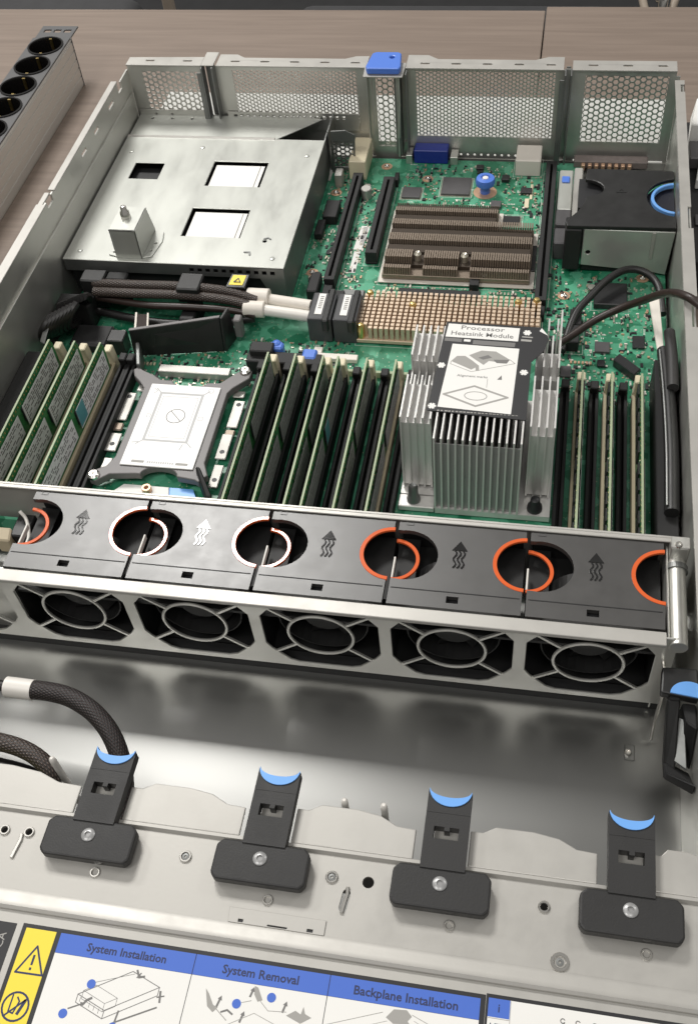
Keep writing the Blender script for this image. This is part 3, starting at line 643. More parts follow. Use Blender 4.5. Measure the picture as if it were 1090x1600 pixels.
# tiny surface-mount parts nobody could count
zones = [(232, 344, -80, -14), (172, 190, -170, -12), (200, 216, -180, -50), (226, 345, -196, -166), (356, 428, -280, -150), (146, 226, -262, -236), (60, 160, -286, -250), (338, 344, -170, -30), (354, 366, -200, -140), (82, 152, -296, -286)]
block = [(260, 289, -60, -28), (285, 311, -62, -38), (229, 250, -66, -45), (312, 332, -96, -78), (246, 308, -188, -177), (384, 411, -188, -160), (152, 208, -275, -256), (318, 342, -28, -2), (230, 340, -170, -82)]
for nm, m_, cnt in (('surface_mount_parts', solder, 900), ('surface_mount_parts', chipm, 600), ('surface_mount_parts', whitet, 160), ('surface_mount_parts', copper, 160)):
    b = MB(); k = 0
    while k < cnt:
        z = random.choices(zones, [(q[1]-q[0])*(q[3]-q[2]) for q in zones])[0]
        x = random.uniform(z[0], z[1]); y = random.uniform(z[2], z[3])
        if any(q[0] < x < q[1] and q[2] < y < q[3] for q in block): k += 0.2; continue
        w, d = random.choice(((0.4, 0.7), (0.7, 0.4), (0.5, 1.0), (1.0, 0.5), (0.8, 0.8), (0.6, 1.5)))
        if m_ is chipm and random.random() < 0.3: w *= 1.8; d *= 1.8
        b.box(x-w, x+w, y-d, y+d, B0, B0+random.uniform(0.4, 1.2)); k += 1
    tag(build(nm, b, m_, mb_), kind='stuff')

# ------------------------------------------------------------------ memory modules
def module_first():
    t = thing('memory_module', (22, YC, 12), 'x', 'memory module', 'memory modules in the slots')
    build('board', MB().plate([(-66.7, 0), (66.7, 0), (66.7, 26), (65.2, 27), (65.2, 30), (-65.2, 30), (-65.2, 27), (-66.7, 26)], [], -0.62, 0.62, 'yz'), pcb2, t, local=True)
    build('board_edge', MB().box(-0.66, 0.66, -65.2, 65.2, 30.02, 30.25), pcbedge, t, local=True)
    g = MB()
    for i in range(34):
        y = -63+i*3.8
        g.box(0.62, 0.72, y, y+1.2, 26.9, 28.3).box(-0.72, -0.62, y, y+1.2, 26.9, 28.3)
    tag(build('test_pads', g, gold, t, local=True), kind='stuff')
    cp = None
    for sx in (1, -1):
        for i in range(10):
            y = -57.5+i*12.2 + (5 if i > 4 else 0)
            if cp is None:
                cp = build('memory_chip', MB().box(-0.55, 0.55, -4.6, 4.6, -5.6, 5.6), chipm, t, bevel=0.15, local=True); cp.location = Vector((sx*1.2, y, 19))*S
            else:
                share('memory_chip', cp, t, (sx*1.2, y, 19))
    for y0, y1 in ((-63, -3), (5, 62)):
        st_ = build('sticker', MB().box(1.78, 1.9, y0, y1, 9, 25.8), sticker, t, local=True)
        pr = MB()
        for k in range(7):
            yy = y0+2
            while yy < y1-4:
                w = random.uniform(1.5, 6)
                if random.random() < 0.7: pr.box(1.9, 1.93, yy, min(yy+w, y1-1.5), 11+k*2.0, 12.0+k*2.0)
                yy += w+1.0
        tag(build('sticker_print', pr, labelgr2, st_, local=True), kind='stuff')
    m = MB()
    for i in range(9): m.box(-1.1, -0.62, -4+random.uniform(-2, 2), -3+random.uniform(-1, 3), 10+i*1.7, 11+i*1.7)
    build('register_caps', m, solder, t, local=True)
    return t
M0 = module_first()
mod_labels = ['memory module nearest the left side wall, with grey stickers', 'memory module second from the left side wall, with grey stickers', 'memory module beside the bare processor carrier, with teal and grey stickers',
  'memory module just right of the bare processor carrier', 'second memory module right of the processor carrier', 'left one of the two close memory modules in the middle bank',
  'right one of the two close memory modules in the middle bank', 'second memory module left of the finned heatsink', 'memory module next to the left side of the finned heatsink',
  'memory module next to the right side of the finned heatsink', 'middle memory module of the three right of the heatsink', 'memory module of the right bank nearest the right side wall']
for i, x in enumerate(slot_t):
    o = M0 if i == 0 else copy_tree(M0)
    o.location = Vector((x, YC, 12))*S; o['label'] = mod_labels[i]
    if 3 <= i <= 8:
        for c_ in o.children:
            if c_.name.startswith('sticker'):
                c_.data = c_.data.copy(); c_.data.materials[0] = sticker_shaded  # middle bank gets the copy with shade in its colour
    if i == 2: build('teal_sticker', MB().box(1.92, 2.0, 5, 17, 10.2, 25.2), teal, o, local=True)
    if i == 6: build('teal_sticker', MB().box(1.92, 2.0, 5, 15, 10.2, 25.2), teal, o, local=True)

# ------------------------------------------------------------------ finned processor heatsink
hs = thing('processor_heatsink', (320, -335, 10), 'tall aluminium finned heatsink with black and white label on top', 'heatsink')
build('base_plate', MB().plate([(275, -374), (297, -374), (297, -384), (345.5, -384), (345.5, -384), (365, -384), (365, -288), (275, -288)], [], 10, 14.5), alu, hs, bevel=0.4)
HT = 76.0
FX = [297.2+4.05*i for i in range(13)]
F0 = build('fin', MB().plate([(-384, 14.6), (-288, 14.6), (-288, HT), (-384, HT)], [], -0.5+297.2, 0.5+297.2, 'yz'), alu, hs)
for x in FX[1:]: share('fin', F0, hs, (x-297.2, 0, 0))
prof = [(-369, 16), (-290, 16), (-290, HT), (-317, HT), (-317, 62), (-334, 62), (-334, HT), (-369, HT)]
F1 = build('fin', MB().plate(prof, [], 275.8, 276.8, 'yz'), alu, hs)
for x in (4.3, 8.6, 12.9, 17.2): share('fin', F1, hs, (x, 0, 0))
prof = [(-370, 16), (-329, 16), (-329, HT), (-370, HT)]
F2 = build('fin', MB().plate(prof, [], 349.6, 350.6, 'yz'), alu, hs)
for x in (4.4, 8.8, 13.2): share('fin', F2, hs, (x, 0, 0))
F3 = build('fin', MB().plate([(-318, 16), (-290, 16), (-290, HT-3), (-318, HT-3)], [], 349.6, 350.6, 'yz'), alu, hs)
for x in (4.4, 8.8, 13.2): share('fin', F3, hs, (x, 0, 0))
for x in (361.4, ): share('fin', F3, hs, (x-349.8+1.6, 24, 0))
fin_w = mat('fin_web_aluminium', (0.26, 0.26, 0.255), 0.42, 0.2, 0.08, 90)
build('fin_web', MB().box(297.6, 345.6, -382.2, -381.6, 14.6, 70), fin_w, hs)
for x0, x1, y0, y1, zt in ((276.85, 293.0, -367.6, -336, 70), (276.85, 293.0, -316, -291, 70), (350.65, 362.75, -368.6, -331, 67), (350.65, 362.75, -316, -292, 60)):
    build('fin_core', MB().box(x0, x1, y0, y1, 16.2, zt), alu, hs)
build('post_screw', MB().lathe((283.5, -378.5, 10), [(4.2, 0), (4.2, 6), (3.0, 9), (3.0, 16), (2.0, 18), (0.4, 17)], 14), steel_d, hs, smooth=True)
build('post_screw', MB().lathe((356, -378.5, 14.6), [(4.6, 0), (4.4, 3), (3.2, 5), (2.8, 9), (1.2, 10)], 14), labelblk, hs, smooth=True)
build('post_screw', MB().lathe((357, -323.5, 14), [(4.0, 0), (4.0, 20), (2.6, 26), (2.4, 34), (0.4, 35)], 14), steel_d, hs, smooth=True)
build('foot_tab', MB().box(274.6, 296.4, -384, -374.4, 10, 14.4), alu, hs, bevel=0.5)
HL = HT+0.15
hl = build('heatsink_label', MB().plate([(291, -363), (347.2, -366), (347.2, -318), (353.4, -309), (356.4, -298), (352, -287.5), (294, -286.5)], [], HL, HL+0.5), labelblk, hs); hl['label'] = 'black processor heatsink label with white drawing panel'
hz = HL+0.52
def hflat(n, poly, m, z=hz): return build(n, MB().plate(poly, [], z, z+0.05), m, hl)
hflat('title_panel', [(294.6, -300.2), (338.2, -301.2), (338.6, -289.4), (295.4, -288.2)], white); hflat('drawing_panel', [(296.6, -359.8), (338.4, -362.2), (339.4, -307.6), (299.6, -306.2)], white)
hflat('caption_bar', [(294.4, -304.0), (304.8, -304.4), (304.9, -301.4), (294.5, -301)], labelgr2); hflat('caption_bar', [(311.5, -305.8), (336.6, -306.4), (336.8, -302.6), (311.6, -302)], labelgr2); hflat('caption_bar', [(306, -303.6), (310, -303.8), (310.1, -301.8), (306.1, -301.6)], white)
rz = math.radians(-1.2)
text('title_lettering', 'Processor', 5.2, labelgr2, hl, (316.4, -291.6, hz+0.08), rz, 0.04, squash=1.25); text('title_lettering', 'Heatsink Module', 5.2, labelgr2, hl, (316.4, -297.0, hz+0.08), rz, 0.05, squash=1.06)
text('drawing_caption', 'Alignment marks', 2.6, labelgr2, hl, (314, -333.4, hz+0.08), rz, 0.02)
hflat('alignment_triangle', [(328.5, -335), (331.2, -335), (330.8, -331.2)], labelgr2, hz+0.06)
# the two exploded drawings
hflat('carrier_drawing', [(300.4, -321.5), (308.6, -325.6), (312.8, -327.8), (317.0, -324.2), (312.6, -320.0), (308.2, -316.4), (303.4, -316.8)], labelgry, hz+0.06)
hflat('carrier_drawing', [(310.4, -315.6), (317.4, -311.0), (326, -311.2), (334.6, -317.6), (331, -320.4), (322.4, -319.6), (319.6, -323.2), (314.6, -319.2)], labelgry, hz+0.06)
hflat('carrier_drawing', [(316, -317.4), (321.6, -314.6), (324, -316.6), (319, -318.8)], labelgr2, hz+0.12); hflat('carrier_drawing', [(325, -318.4), (334.4, -317.8), (333, -321), (327, -321)], labelgr2, hz+0.12)
b = MB(); b.stroke([(300.4, -321.5), (300.2, -323.8), (313, -329.6), (337.8, -320.6), (334.6, -317.6)], 0.4, hz+0.06); b.stroke([(316, -324.6), (316.4, -328)], 2.0, hz+0.06)
build('carrier_outline', b, labelgry, hl)
b = MB(); b.stroke([(299, -349.4), (316, -341.4), (335.6, -349.2), (318.0, -357.6)], 1.3, hz+0.06, True); b.stroke(arc(317.4, -349.4, 6.4, 0, 360, 18, 3.4), 0.5, hz+0.06); b.stroke([(323, -335), (323, -342)], 0.3, hz+0.06)
build('socket_outline', b, labelgry, hl)
for cx, cy in ((293.4+1.6, -325.4), (343.4, -327.6), (293.4, -359.4), (343.2, -293.0)):
    b = MB()
    for k in range(3): b.stroke([(cx-1.9*math.cos(math.radians(60*k)), cy-1.9*math.sin(math.radians(60*k))), (cx+1.9*math.cos(math.radians(60*k)), cy+1.9*math.sin(math.radians(60*k)))], 1.5, hz+0.002*k)
    build('star_icon', b, white, hl)
b = MB(); b.stroke([(340.6, -296.8), (346.4, -297)], 1.0, hz); b.stroke([(340.4, -299.8), (345.6, -300)], 1.8, hz)
build('small_print', b, labelgry, hl)
hflat('corner_patch', [(351.6, -288.2), (355.6, -294.6), (350.4, -291)], white)
b = MB()
for i in range(22): b.box(296.8+i*2.1, 296.8+i*2.1+random.uniform(1.1, 1.8), -363.2, -362.2-0.03*i, hz, hz+0.04)
build('small_print', b, labelgry, hl)

# ------------------------------------------------------------------ bare processor carrier
cp = thing('processor_carrier', (119, -338, 8), 'grey processor carrier with a white printed label and four arms', 'processor carrier')
CZ = 19.0
fr = [(78, -386), (83, -387.5), (90, -381), (107, -379)] + arc(122, -379, 12, 180, 0, 10, 7) + [(146, -380.5), (149, -382), (153.5, -376), (149, -366), (148.4, -303), (151, -298), (160, -288), (160.5, -281), (157, -277.5), (150, -283), (141, -294), (133, -294.5)] + arc(120, -294.5, 12, 0, -180, 8, 5) + [(99, -294), (93, -290), (84, -286), (80, -283), (77, -286), (79.5, -292), (86, -298.5), (89.6, -303), (89.2, -366), (86, -374), (76.5, -380)]
build('frame', MB().plate(fr, [], 13.5, CZ), greyp, cp, bevel=0.7, seg=2)
lb = build('carrier_label', MB().plate([(94.6, -373.2), (143.2, -373.2), (143.4, -299.6), (94.8, -299.6)], [], CZ+0.3, CZ+1.2), pale, cp, bevel=0.3)
b = MB(); q = CZ+1.22
b.stroke(arc(119.6, -328.5, 6.2, 0, 360, 28), 0.5, q); b.stroke([(115.4, -324.2), (123.8, -332.8)], 0.5, q)
build('prohibition_mark', b, labelgr2, lb)
pg = mat('label_pale_grey_ink', (0.46, 0.46, 0.46), 0.5)
b = MB()
b.stroke([(104, -308), (133, -308), (133, -351), (104, -351)], 1.7, q, True)
for x, y, dx, dy in ((104, -308, -4, 4), (133, -308, 4, 4), (133, -351, 4, -4), (104, -351, -4, -4)): b.stroke([(x, y), (x+dx, y+dy)], 0.8, q)
b.stroke(arc(137.6, -303.6, 2.0, 0, 360, 14), 0.35, q); b.stroke([(100, -328), (102.4, -328), (102.4, -331), (100, -331)], 0.35, q, True); b.stroke([(135.4, -328), (138.4, -328), (138.4, -331), (135.4, -331)], 0.35, q, True)
build('outline_print', b, pg, lb)
build('grey_bar', MB().box(101.6, 110, -370.8, -368.8, q, q+0.03).box(131, 139, -370.8, -368.8, q, q+0.03), labelgry, lb)
b = MB()
for i in range(12): b.box(112+i*1.5, 113+i*1.5, -370.6, -369.0, q, q+0.03)
b.stroke([(98, -304), (101, -306.4), (98.8, -308.8)], 0.5, q); b.stroke([(106.4, -311), (130.6, -311), (130.6, -348), (106.4, -348)], 0.35, q, True); b.stroke([(131, -353), (130, -358)], 0.7, q); b.stroke([(101, -353), (97, -354)], 0.7, q)
build('small_print', b, pg, lb)
for x0, x1, y0, y1 in ((74.6, 83, -328, -302), (76.4, 84.4, -356, -340), (79, 85, -376, -362), (152.4, 160, -328, -303), (151.6, 159, -356, -334), (153, 159.5, -380, -361), (82, 88, -300, -291), (150, 158, -300, -294)):
    o = build('clip_pad', MB().box(x0, x1, y0, y1, 11.4, 12.6), steel_l, cp, bevel=0.5)
    if y1-y0 > 15: build('pad_hole', MB().cyl(((x0+x1)/2, y1-4 if y1 > -331 else y0+6, 12.62), 1.7, 0.05, 14), labelblk, o)
build('pad_coil', MB().box(75.4, 82.4, -337, -330, 10, 12.2).box(152.6, 159.4, -335, -329.6, 10, 12.4), brown_al, cp, bevel=0.8)
build('front_bracket', MB().plate([(92, -389), (98, -381.5), (128, -381.5), (130, -389)], [], 9, 11), paper, cp, bevel=0.3)
build('blue_patch', MB().plate([(130.2, -389), (128.4, -381.5), (144, -381.5), (148, -389)], [], 9, 10.9), blue, cp, bevel=0.3)
build('front_eyelet', MB().ring((115, -386, 11.0), 1.4, 3.2, 3.6, n=16), copper, cp, bevel=0.3)
for x, y in ((80.6, -383.4), (155.8, -281.6)): build('captive_screw', MB().lathe((x, y, CZ-0.2), [(4.0, 0), (3.8, 1.6), (2.6, 2.6), (1.0, 2.6), (0.6, 1.4)], 16), chrome, cp, smooth=True)
build('release_lever', MB().hexa([(146, -377, 14), (149, -377, 14), (160, -393, 10), (156, -394, 10), (146, -374, 25), (149, -374, 25), (160, -391, 17), (156, -392, 17)]), blackp, cp, bevel=0.8)
build('release_lever', MB().hexa([(78, -284, 10), (81.5, -284, 10), (77, -266, 10), (73.5, -266, 10), (79, -284, 22), (82, -284, 22), (77, -266, 26), (74, -266, 26)]), steel_d, cp, bevel=0.6)

# ------------------------------------------------------------------ chipset heatsinks
g = thing('gold_pin_heatsink', (287, -215, 8), 'low gold pin-fin heatsink partly behind the tall finned heatsink', 'heatsink')
build('base_plate', MB().box(224.5, 350.5, -236, -194, 9.5, 12.5), gold_al, g, bevel=0.3)
p = MB()
for i in range(33):
    for j in range(11):
        if (i in (0, 1) and j in (0, 10)) or (i in (31, 32) and j in (0, 10)): continue
        x = 226.8+i*3.8; y = -233.8+j*3.82
        p.box(x-1.2, x+1.2, y-1.2, y+1.2, 12.5, 22.5)
tag(build('pins', p, gold_al, g), kind='stuff')
for x, y in ((227.5, -233), (229, -197.5), (346.5, -197.5), (261, -208), (334, -200)): build('push_pin', MB().lathe((x, y, 12.6), [(2.6, 0), (2.6, 10), (1.8, 11.6), (0.4, 11.8)], 12), gold, g, smooth=True)
n = thing('brown_fin_heatsink', (285, -122, 8), 'flat brown ribbed heatsink with two screws near the blue thumb screw', 'heatsink')
build('base_plate', MB().plate([(232, -166), (340, -166), (340, -106), (312, -106), (312, -82), (232, -82)], [], 10.5, 14.5), brown_al, n, bevel=0.3)
build('insulating_sheet', MB().plate([(229.5, -169), (343, -169), (343, -104), (315, -104), (315, -80), (229.5, -80)], [], 9.2, 9.8), whitet, n)
rows = [(-165.6, -158.5, 20.0), (-156.5, -144.5, 23.0), (-136, -124.5, 23.0), (-116.5, -107, 23.0), (-99, -91, 22.5), (-86.5, -83, 20)]
for ri, (y0, y1, zt) in enumerate(rows):
    p = MB(); x = 233.0
    while x < (339.4 if y1 < -104 else 311):
        if not (ri in (0, 1) and (252 < x < 262 or 286.5 < x < 296)): p.hexa([(x, y0, 14.5), (x+1.15, y0, 14.5), (x+1.15, y1, 14.5), (x, y1, 14.5), (x, y0+1.2, zt), (x+1.15, y0+1.2, zt), (x+1.15, y1-2.0, zt), (x, y1-2.0, zt)])
        x += 1.72
    tag(build('fin_row', p, brown_al, n), kind='stuff')
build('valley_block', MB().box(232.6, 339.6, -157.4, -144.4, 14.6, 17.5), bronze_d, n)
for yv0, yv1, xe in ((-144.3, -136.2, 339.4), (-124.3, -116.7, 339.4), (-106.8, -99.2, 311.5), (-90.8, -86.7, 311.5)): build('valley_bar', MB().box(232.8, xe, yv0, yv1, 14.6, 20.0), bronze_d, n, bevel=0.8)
for x in (257, 291.5): build('spring_screw', MB().lathe((x, -150.5, 14.5), [(3.4, 0), (2.6, 1), (2.8, 4), (2.4, 5), (2.9, 8), (1.6, 9.6), (0.4, 9)], 14), solder, n, smooth=True)

# ------------------------------------------------------------------ rear drive tray at left
ty = thing('rear_tray', (86, -110, 8), 'pale steel tray cage with square cut-outs at the left rear of the chassis', 'metal tray')
TH = 43.0
top = build('top_plate', MB().plate([(1.6, -200), (168.5, -200), (168.5, -37), (1.6, -37)], [rect(20.5, 44.5, -97, -75), rect(85, 129, -103.5, -70), rect(83.5, 128.5, -167.5, -132.5), circ(148, -170, 1.6, 8)], TH-1.0, TH), steel_t, ty, bevel=0.35)
build('rear_step', MB().plate([(1.6, -36.6), (126, -36.6), (160, -4), (150, -1.2), (1.6, -1.2)], [circ(14+i*17.5, -7, 1.3, 8) for i in range(3)], TH-2.4, TH-1.4), steel_t, ty, bevel=0.3)
build('rear_upstand', MB().plate([(1.8, 36.2), (63, 36.2), (63, 46), (1.8, 46)], [circ(16, 42, 1.2, 8), circ(30, 42, 1.2, 8)], -1.4, -0.4, 'xz').plate([(79, 30), (190, 30), (190, 45), (79, 45)], [rect(84+i*5.4, 87+i*5.4, 40, 43) for i in range(18)], -1.4, -0.4, 'xz'), steel, ty)
build('crease', MB().add([(x, y, z) for x in (2, 127) for (y, z) in ((-38.6, TH+0.02), (-37.6, TH+1.0), (-36.4, TH+0.9), (-35.8, TH-1.4))], [(0, 1, 5, 4), (1, 2, 6, 5), (2, 3, 7, 6), (0, 4, 7, 3), (0, 3, 2, 1), (4, 5, 6, 7)]), steel_l, ty)
build('side_plate', MB().plate([(-200, 9), (-36, 9), (-4, 26), (-4, 44), (-34, 42.8), (-36, TH-1.1), (-200, TH-1.1)], [], 167.2, 168.4, 'yz'), steel_d, ty, bevel=0.2)
fl_ = MB().plate([(2, 33), (168, 33), (168, TH-1.1), (2, TH-1.1)], [rect(98+i*6.0, 101.4+i*6.0, 36.4, 39.6) for i in range(11)], -200.2, -199.4, 'xz'); fl_.plate([(160, 9), (168, 9), (168, 32.9), (150, 32.9)], [], -200.2, -199.4, 'xz')
build('front_lip', fl_, steel_d, ty)
build('drive_box', MB().box(4, 166, -196, -40, 12, 33), black_m, ty)
build('white_insert', MB().plate(rect(86.5, 126, -102, -71.5), [], 39.4, 40.2), paper, ty); build('white_insert', MB().plate(rect(85.5, 126.5, -166.5, -134), [], 39.4, 40.2), paper, ty)
for x_, y0_, y1_ in ((122.5, -101, -72), (123, -165.5, -135)): build('insert_edge', MB().box(x_, x_+0.5, y0_, y1_, 40.22, 40.5), labelgry, ty)
for x_, y_ in ((12, -190), (12, -60), (158, -190), (158, -60), (70, -52)): build('rivet', MB().lathe((x_, y_, TH), [(2.0, 0), (1.8, 0.5), (0.9, 0.8), (0.2, 0.82)], 14), steel_t, ty, smooth=True)
build('black_insert', MB().box(18, 47, -100, -72, 33.2, 36), labelblk, ty)
bk = MB()
bk.box(42.5, 62.5, -196.5, -195.4, TH, 67.4).box(42.5, 62.5, -196.5, -168, 66.2, 67.4).add([(61.4, -196.5, TH), (62.6, -196.5, TH), (62.6, -162, TH), (61.4, -162, TH), (61.4, -196.5, 67.4), (62.6, -196.5, 67.4), (62.6, -169, 67.4), (61.4, -169, 67.4)], [(0, 3, 2, 1), (4, 5, 6, 7), (0, 1, 5, 4), (1, 2, 6, 5), (2, 3, 7, 6), (3, 0, 4, 7)])
bk.plate([(62.6, -196), (69, -194), (72, -176), (70, -165), (62.6, -163)], [circ(66.5, -188, 1.2, 8), circ(67.5, -179, 1.2, 8)], TH+0.05, TH+1.0).plate([(36, -194), (42.5, -196), (42.5, -186), (37, -187)], [circ(39.6, -191, 1.1, 8)], TH+0.05, TH+1.0)
bo = build('plunger_bracket', bk, steel_t, ty, bevel=0.25)
build('bracket_slot', MB().box(41.6, 42.3, -192, -172, 58, 64), labelblk, bo)
build('plunger', MB().lathe((51, -181, 67.4), [(3.6, 0), (3.4, 4.5), (2.4, 5.6), (2.2, 8.6), (1.4, 9.6), (0.2, 9.8)], 16), chrome, bo, smooth=True)
build('stamped_tab', MB().stroke([(136, -184), (140, -184), (140.6, -187)], 1.2, TH+0.02, h=0.6).stroke([(147, -168), (150, -166.4), (152, -168)], 1.0, TH+0.02, h=0.6), steel_d, ty)
# small grey perforated bracket between tray and riser slots
br = thing('perforated_bracket', (178, -24, 8), 'small dark perforated steel bracket behind the tray corner', 'bracket')
bb = hexsheet(MB(), 171, 190, 14, 40, 4.2, -30, 0.72, 0.8)
build('honeycomb_grille', bb, steel_d, br)['kind'] = 'stuff'
build('bracket_plate', MB().plate([(170, 10), (174, 9), (190, 14), (191.5, 44), (184, 48), (172, 47)], [rect(173, 189, 15, 38)], -30.4, -29.4, 'xz').box(169.0, 170.2, -31, -3, 12, 47), steel_d, br, bevel=0.2)

# ------------------------------------------------------------------ power supply bay at right
PZ = 50.0
ps = thing('power_supply_cover', (403, -112, 48), 'black plastic power supply cover with a blue half ring handle', 'cover')
cov = [(363, -148), (437.6, -146.5), (437.6, -137), (437.4, -134)] + arc(439.5, -110.5, 21.5, 264, 96, 18, 22.5) + [(437.6, -87), (437.6, -79), (436.6, -77.5), (375, -77), (374.2, -91)] + arc(374, -102, 13.5, 84, -84, 10, 10.5) + [(373.4, -121), (370, -130), (361.6, -143)]
build('cover_plate', MB().plate(cov, [], PZ-3, PZ), blackp, ps, bevel=0.7, seg=2)
build('handle_ring', MB().ring((439.5, -110.5, PZ-4), 16.5, 18.8, 3.6, 98, 262, n=28), blue, ps, bevel=0.5)
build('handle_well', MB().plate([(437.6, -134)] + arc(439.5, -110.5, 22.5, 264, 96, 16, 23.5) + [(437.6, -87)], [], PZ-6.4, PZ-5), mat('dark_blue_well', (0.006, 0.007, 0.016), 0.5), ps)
build('side_post', MB().box(362.2, 374, -148.5, -133, 12, PZ-3.1), black_m, ps, bevel=0.8)
build('finger_well', MB().box(370, 394, -118, -82, 20, PZ-6), labelblk, ps)
build('embossed_arrow', MB().stroke([(397, -106), (400, -102), (403, -106)], 1.2, PZ, True, h=0.25), blackp, ps)
pu = thing('power_supply', (405, -100, 8), 'silver steel power supply front under the black cover', 'power supply')
build('housing', MB().box(375.5, 437, -144.6, -82, 9, PZ-18), black_m, pu, bevel=0.8)
build('front_face', MB().plate([(375.2, 16), (425, 12), (435.5, 10), (437.5, PZ-3.4), (375.2, PZ-3.4)], [circ(379.5, 27, 1.8, 10)], -147.0, -145.6, 'xz'), steel_t, pu, bevel=0.3)
build('side_rib', MB().box(422, 424.5, -147.8, -147.1, 24, PZ-4), steel_l, pu, bevel=0.2)
build('rear_connector', MB().box(366, 424, -12, -2.5, 8, 14), mat('red_brown_connector', (0.20, 0.165, 0.155), 0.5, 0, 0.3, 300), pu, bevel=0.6)
for i in range(8): build('connector_lug', MB().box(372+i*5.2, 375+i*5.2, -16, -12.2, 8, 13), copper, pu, bevel=0.4)
pc = thing('power_connector', (364, -75, 8), 'pale connector block with a blue dot beside the power supply cover', 'connector')
build('body', MB().box(366.5, 373, -122, -50, 8, 33), steel_l, pc, bevel=0.8)
build('housing', MB().box(355.5, 366, -92, -40, 8, 24), steel_t, pc, bevel=0.8); build('blue_dot', MB().box(357.5, 363.5, -58, -50, 24.05, 25.2), blue2, pc, bevel=0.5)
build('dark_block', MB().box(355, 366, -112, -93, 8, 25), greychip, pc, bevel=0.8); build('dark_block', MB().box(355, 366, -132, -113.5, 8, 23), greychip, pc, bevel=0.8)

# ------------------------------------------------------------------ fan cage and fan modules
FT = 72.0; XR = 422.35; PT = 68.54
fc = thing('fan_cage', (217, -470, 0), 'steel fan cage with round guards across the whole chassis width', 'fan cage')
outer = rect(2, 428, 8.6, 71); holes = []
for k in range(6):
    cx = XR-PT*(k+0.5); x0, x1 = cx-31, cx+31
    holes.append([(x0, 29), (x0+3, 24), (x0+12, 14.5), (x0+17, 12.6), (x1-17, 12.6), (x1-12, 14.5), (x1-3, 24), (x1, 29), (x1, 55), (x1-11, 70.2), (x0+11, 70.2), (x0, 55)])
build('front_plate', MB().plate(outer, holes, -498.2, -497.0, 'xz'), steel, fc, bevel=0.3)
for k in range(6):
    cx = XR-PT*(k+0.5); cz = 42.0
    gd = build('guard_ring', MB().ring((cx, -498.6, cz), 16.5, 18.2, 1.4, n=40, axis='y'), steel, fc, bevel=0.35)
    for a in (38, 142, 218, 322):
        ca, sa = math.cos(math.radians(a)), math.sin(math.radians(a)); q0 = (cx+17.6*ca, cz+17.6*sa); r1 = 33.5
        q1 = (cx+r1*ca, cz+r1*sa); nx, nz = -sa*0.7, ca*0.7
        build('guard_spoke', MB().hexa([(q0[0]+nx, -498.3, q0[1]+nz), (q0[0]-nx, -498.3, q0[1]-nz), (q1[0]-nx, -498.3, q1[1]-nz), (q1[0]+nx, -498.3, q1[1]+nz), (q0[0]+nx, -497.1, q0[1]+nz), (q0[0]-nx, -497.1, q0[1]-nz), (q1[0]-nx, -497.1, q1[1]-nz), (q1[0]+nx, -497.1, q1[1]+nz)]), steel, gd)
build('front_rail', MB().plate([(-502.4, 68.8), (-501.2, 68.8), (-501.2, 70.2), (-494.6, 70.2), (-494.6, 71.4), (-502.4, 71.4)], [], 2, 422, 'yz'), steel_l, fc, bevel=0.7, seg=3)
build('rear_rail', MB().box(2, 434, -438.8, -437.2, 8, 73.2).box(2, 434, -441.2, -438.8, 72.2, 73.2), steel_l, fc, bevel=0.3)
build('foot_gap_shade', MB().box(4, 428, -496.6, -489, 0.2, 8.5), black_m, fc)  # black strip stands in for the shade in the gap under the plate
build('end_wall', MB().box(422.6, 423.6, -497, -441.4, 2, 70).box(424, 432.6, -449, -441.4, 60, 78).plate([(433.2, 30), (433.2, 79), (424, 79), (424, 77.8), (432, 77.8), (432, 30)], [], -449, -442, 'xz'), steel, fc, bevel=0.4)
build('end_rod', MB().cyl((428, -500, 66.5), 4.5, 52, 24, 'y'), steel, fc, smooth=True, bevel=0.3)
build('rod_clamp', MB().ring((428, -455, 66), 4.7, 5.8, 3.0, -20, 200, n=20, axis='y'), steel_d, fc)
screw(fc, 427.5, -447, 78.0, 2.2, 1.6)
build('hook_wire', MB().tube([(423.6, -498, 50), (424.2, -505, 48), (425.4, -506, 30), (424.6, -510, 12), (423.8, -516, 3)], 0.9, 8), chrome, fc, smooth=True)
build('floor_tab', MB().box(411, 416, -528, -519, 0.1, 0.8), steel_f, fc, bevel=0.3)
screw(fc, 412.5, -524, 1.0, 2.0, 1.6)
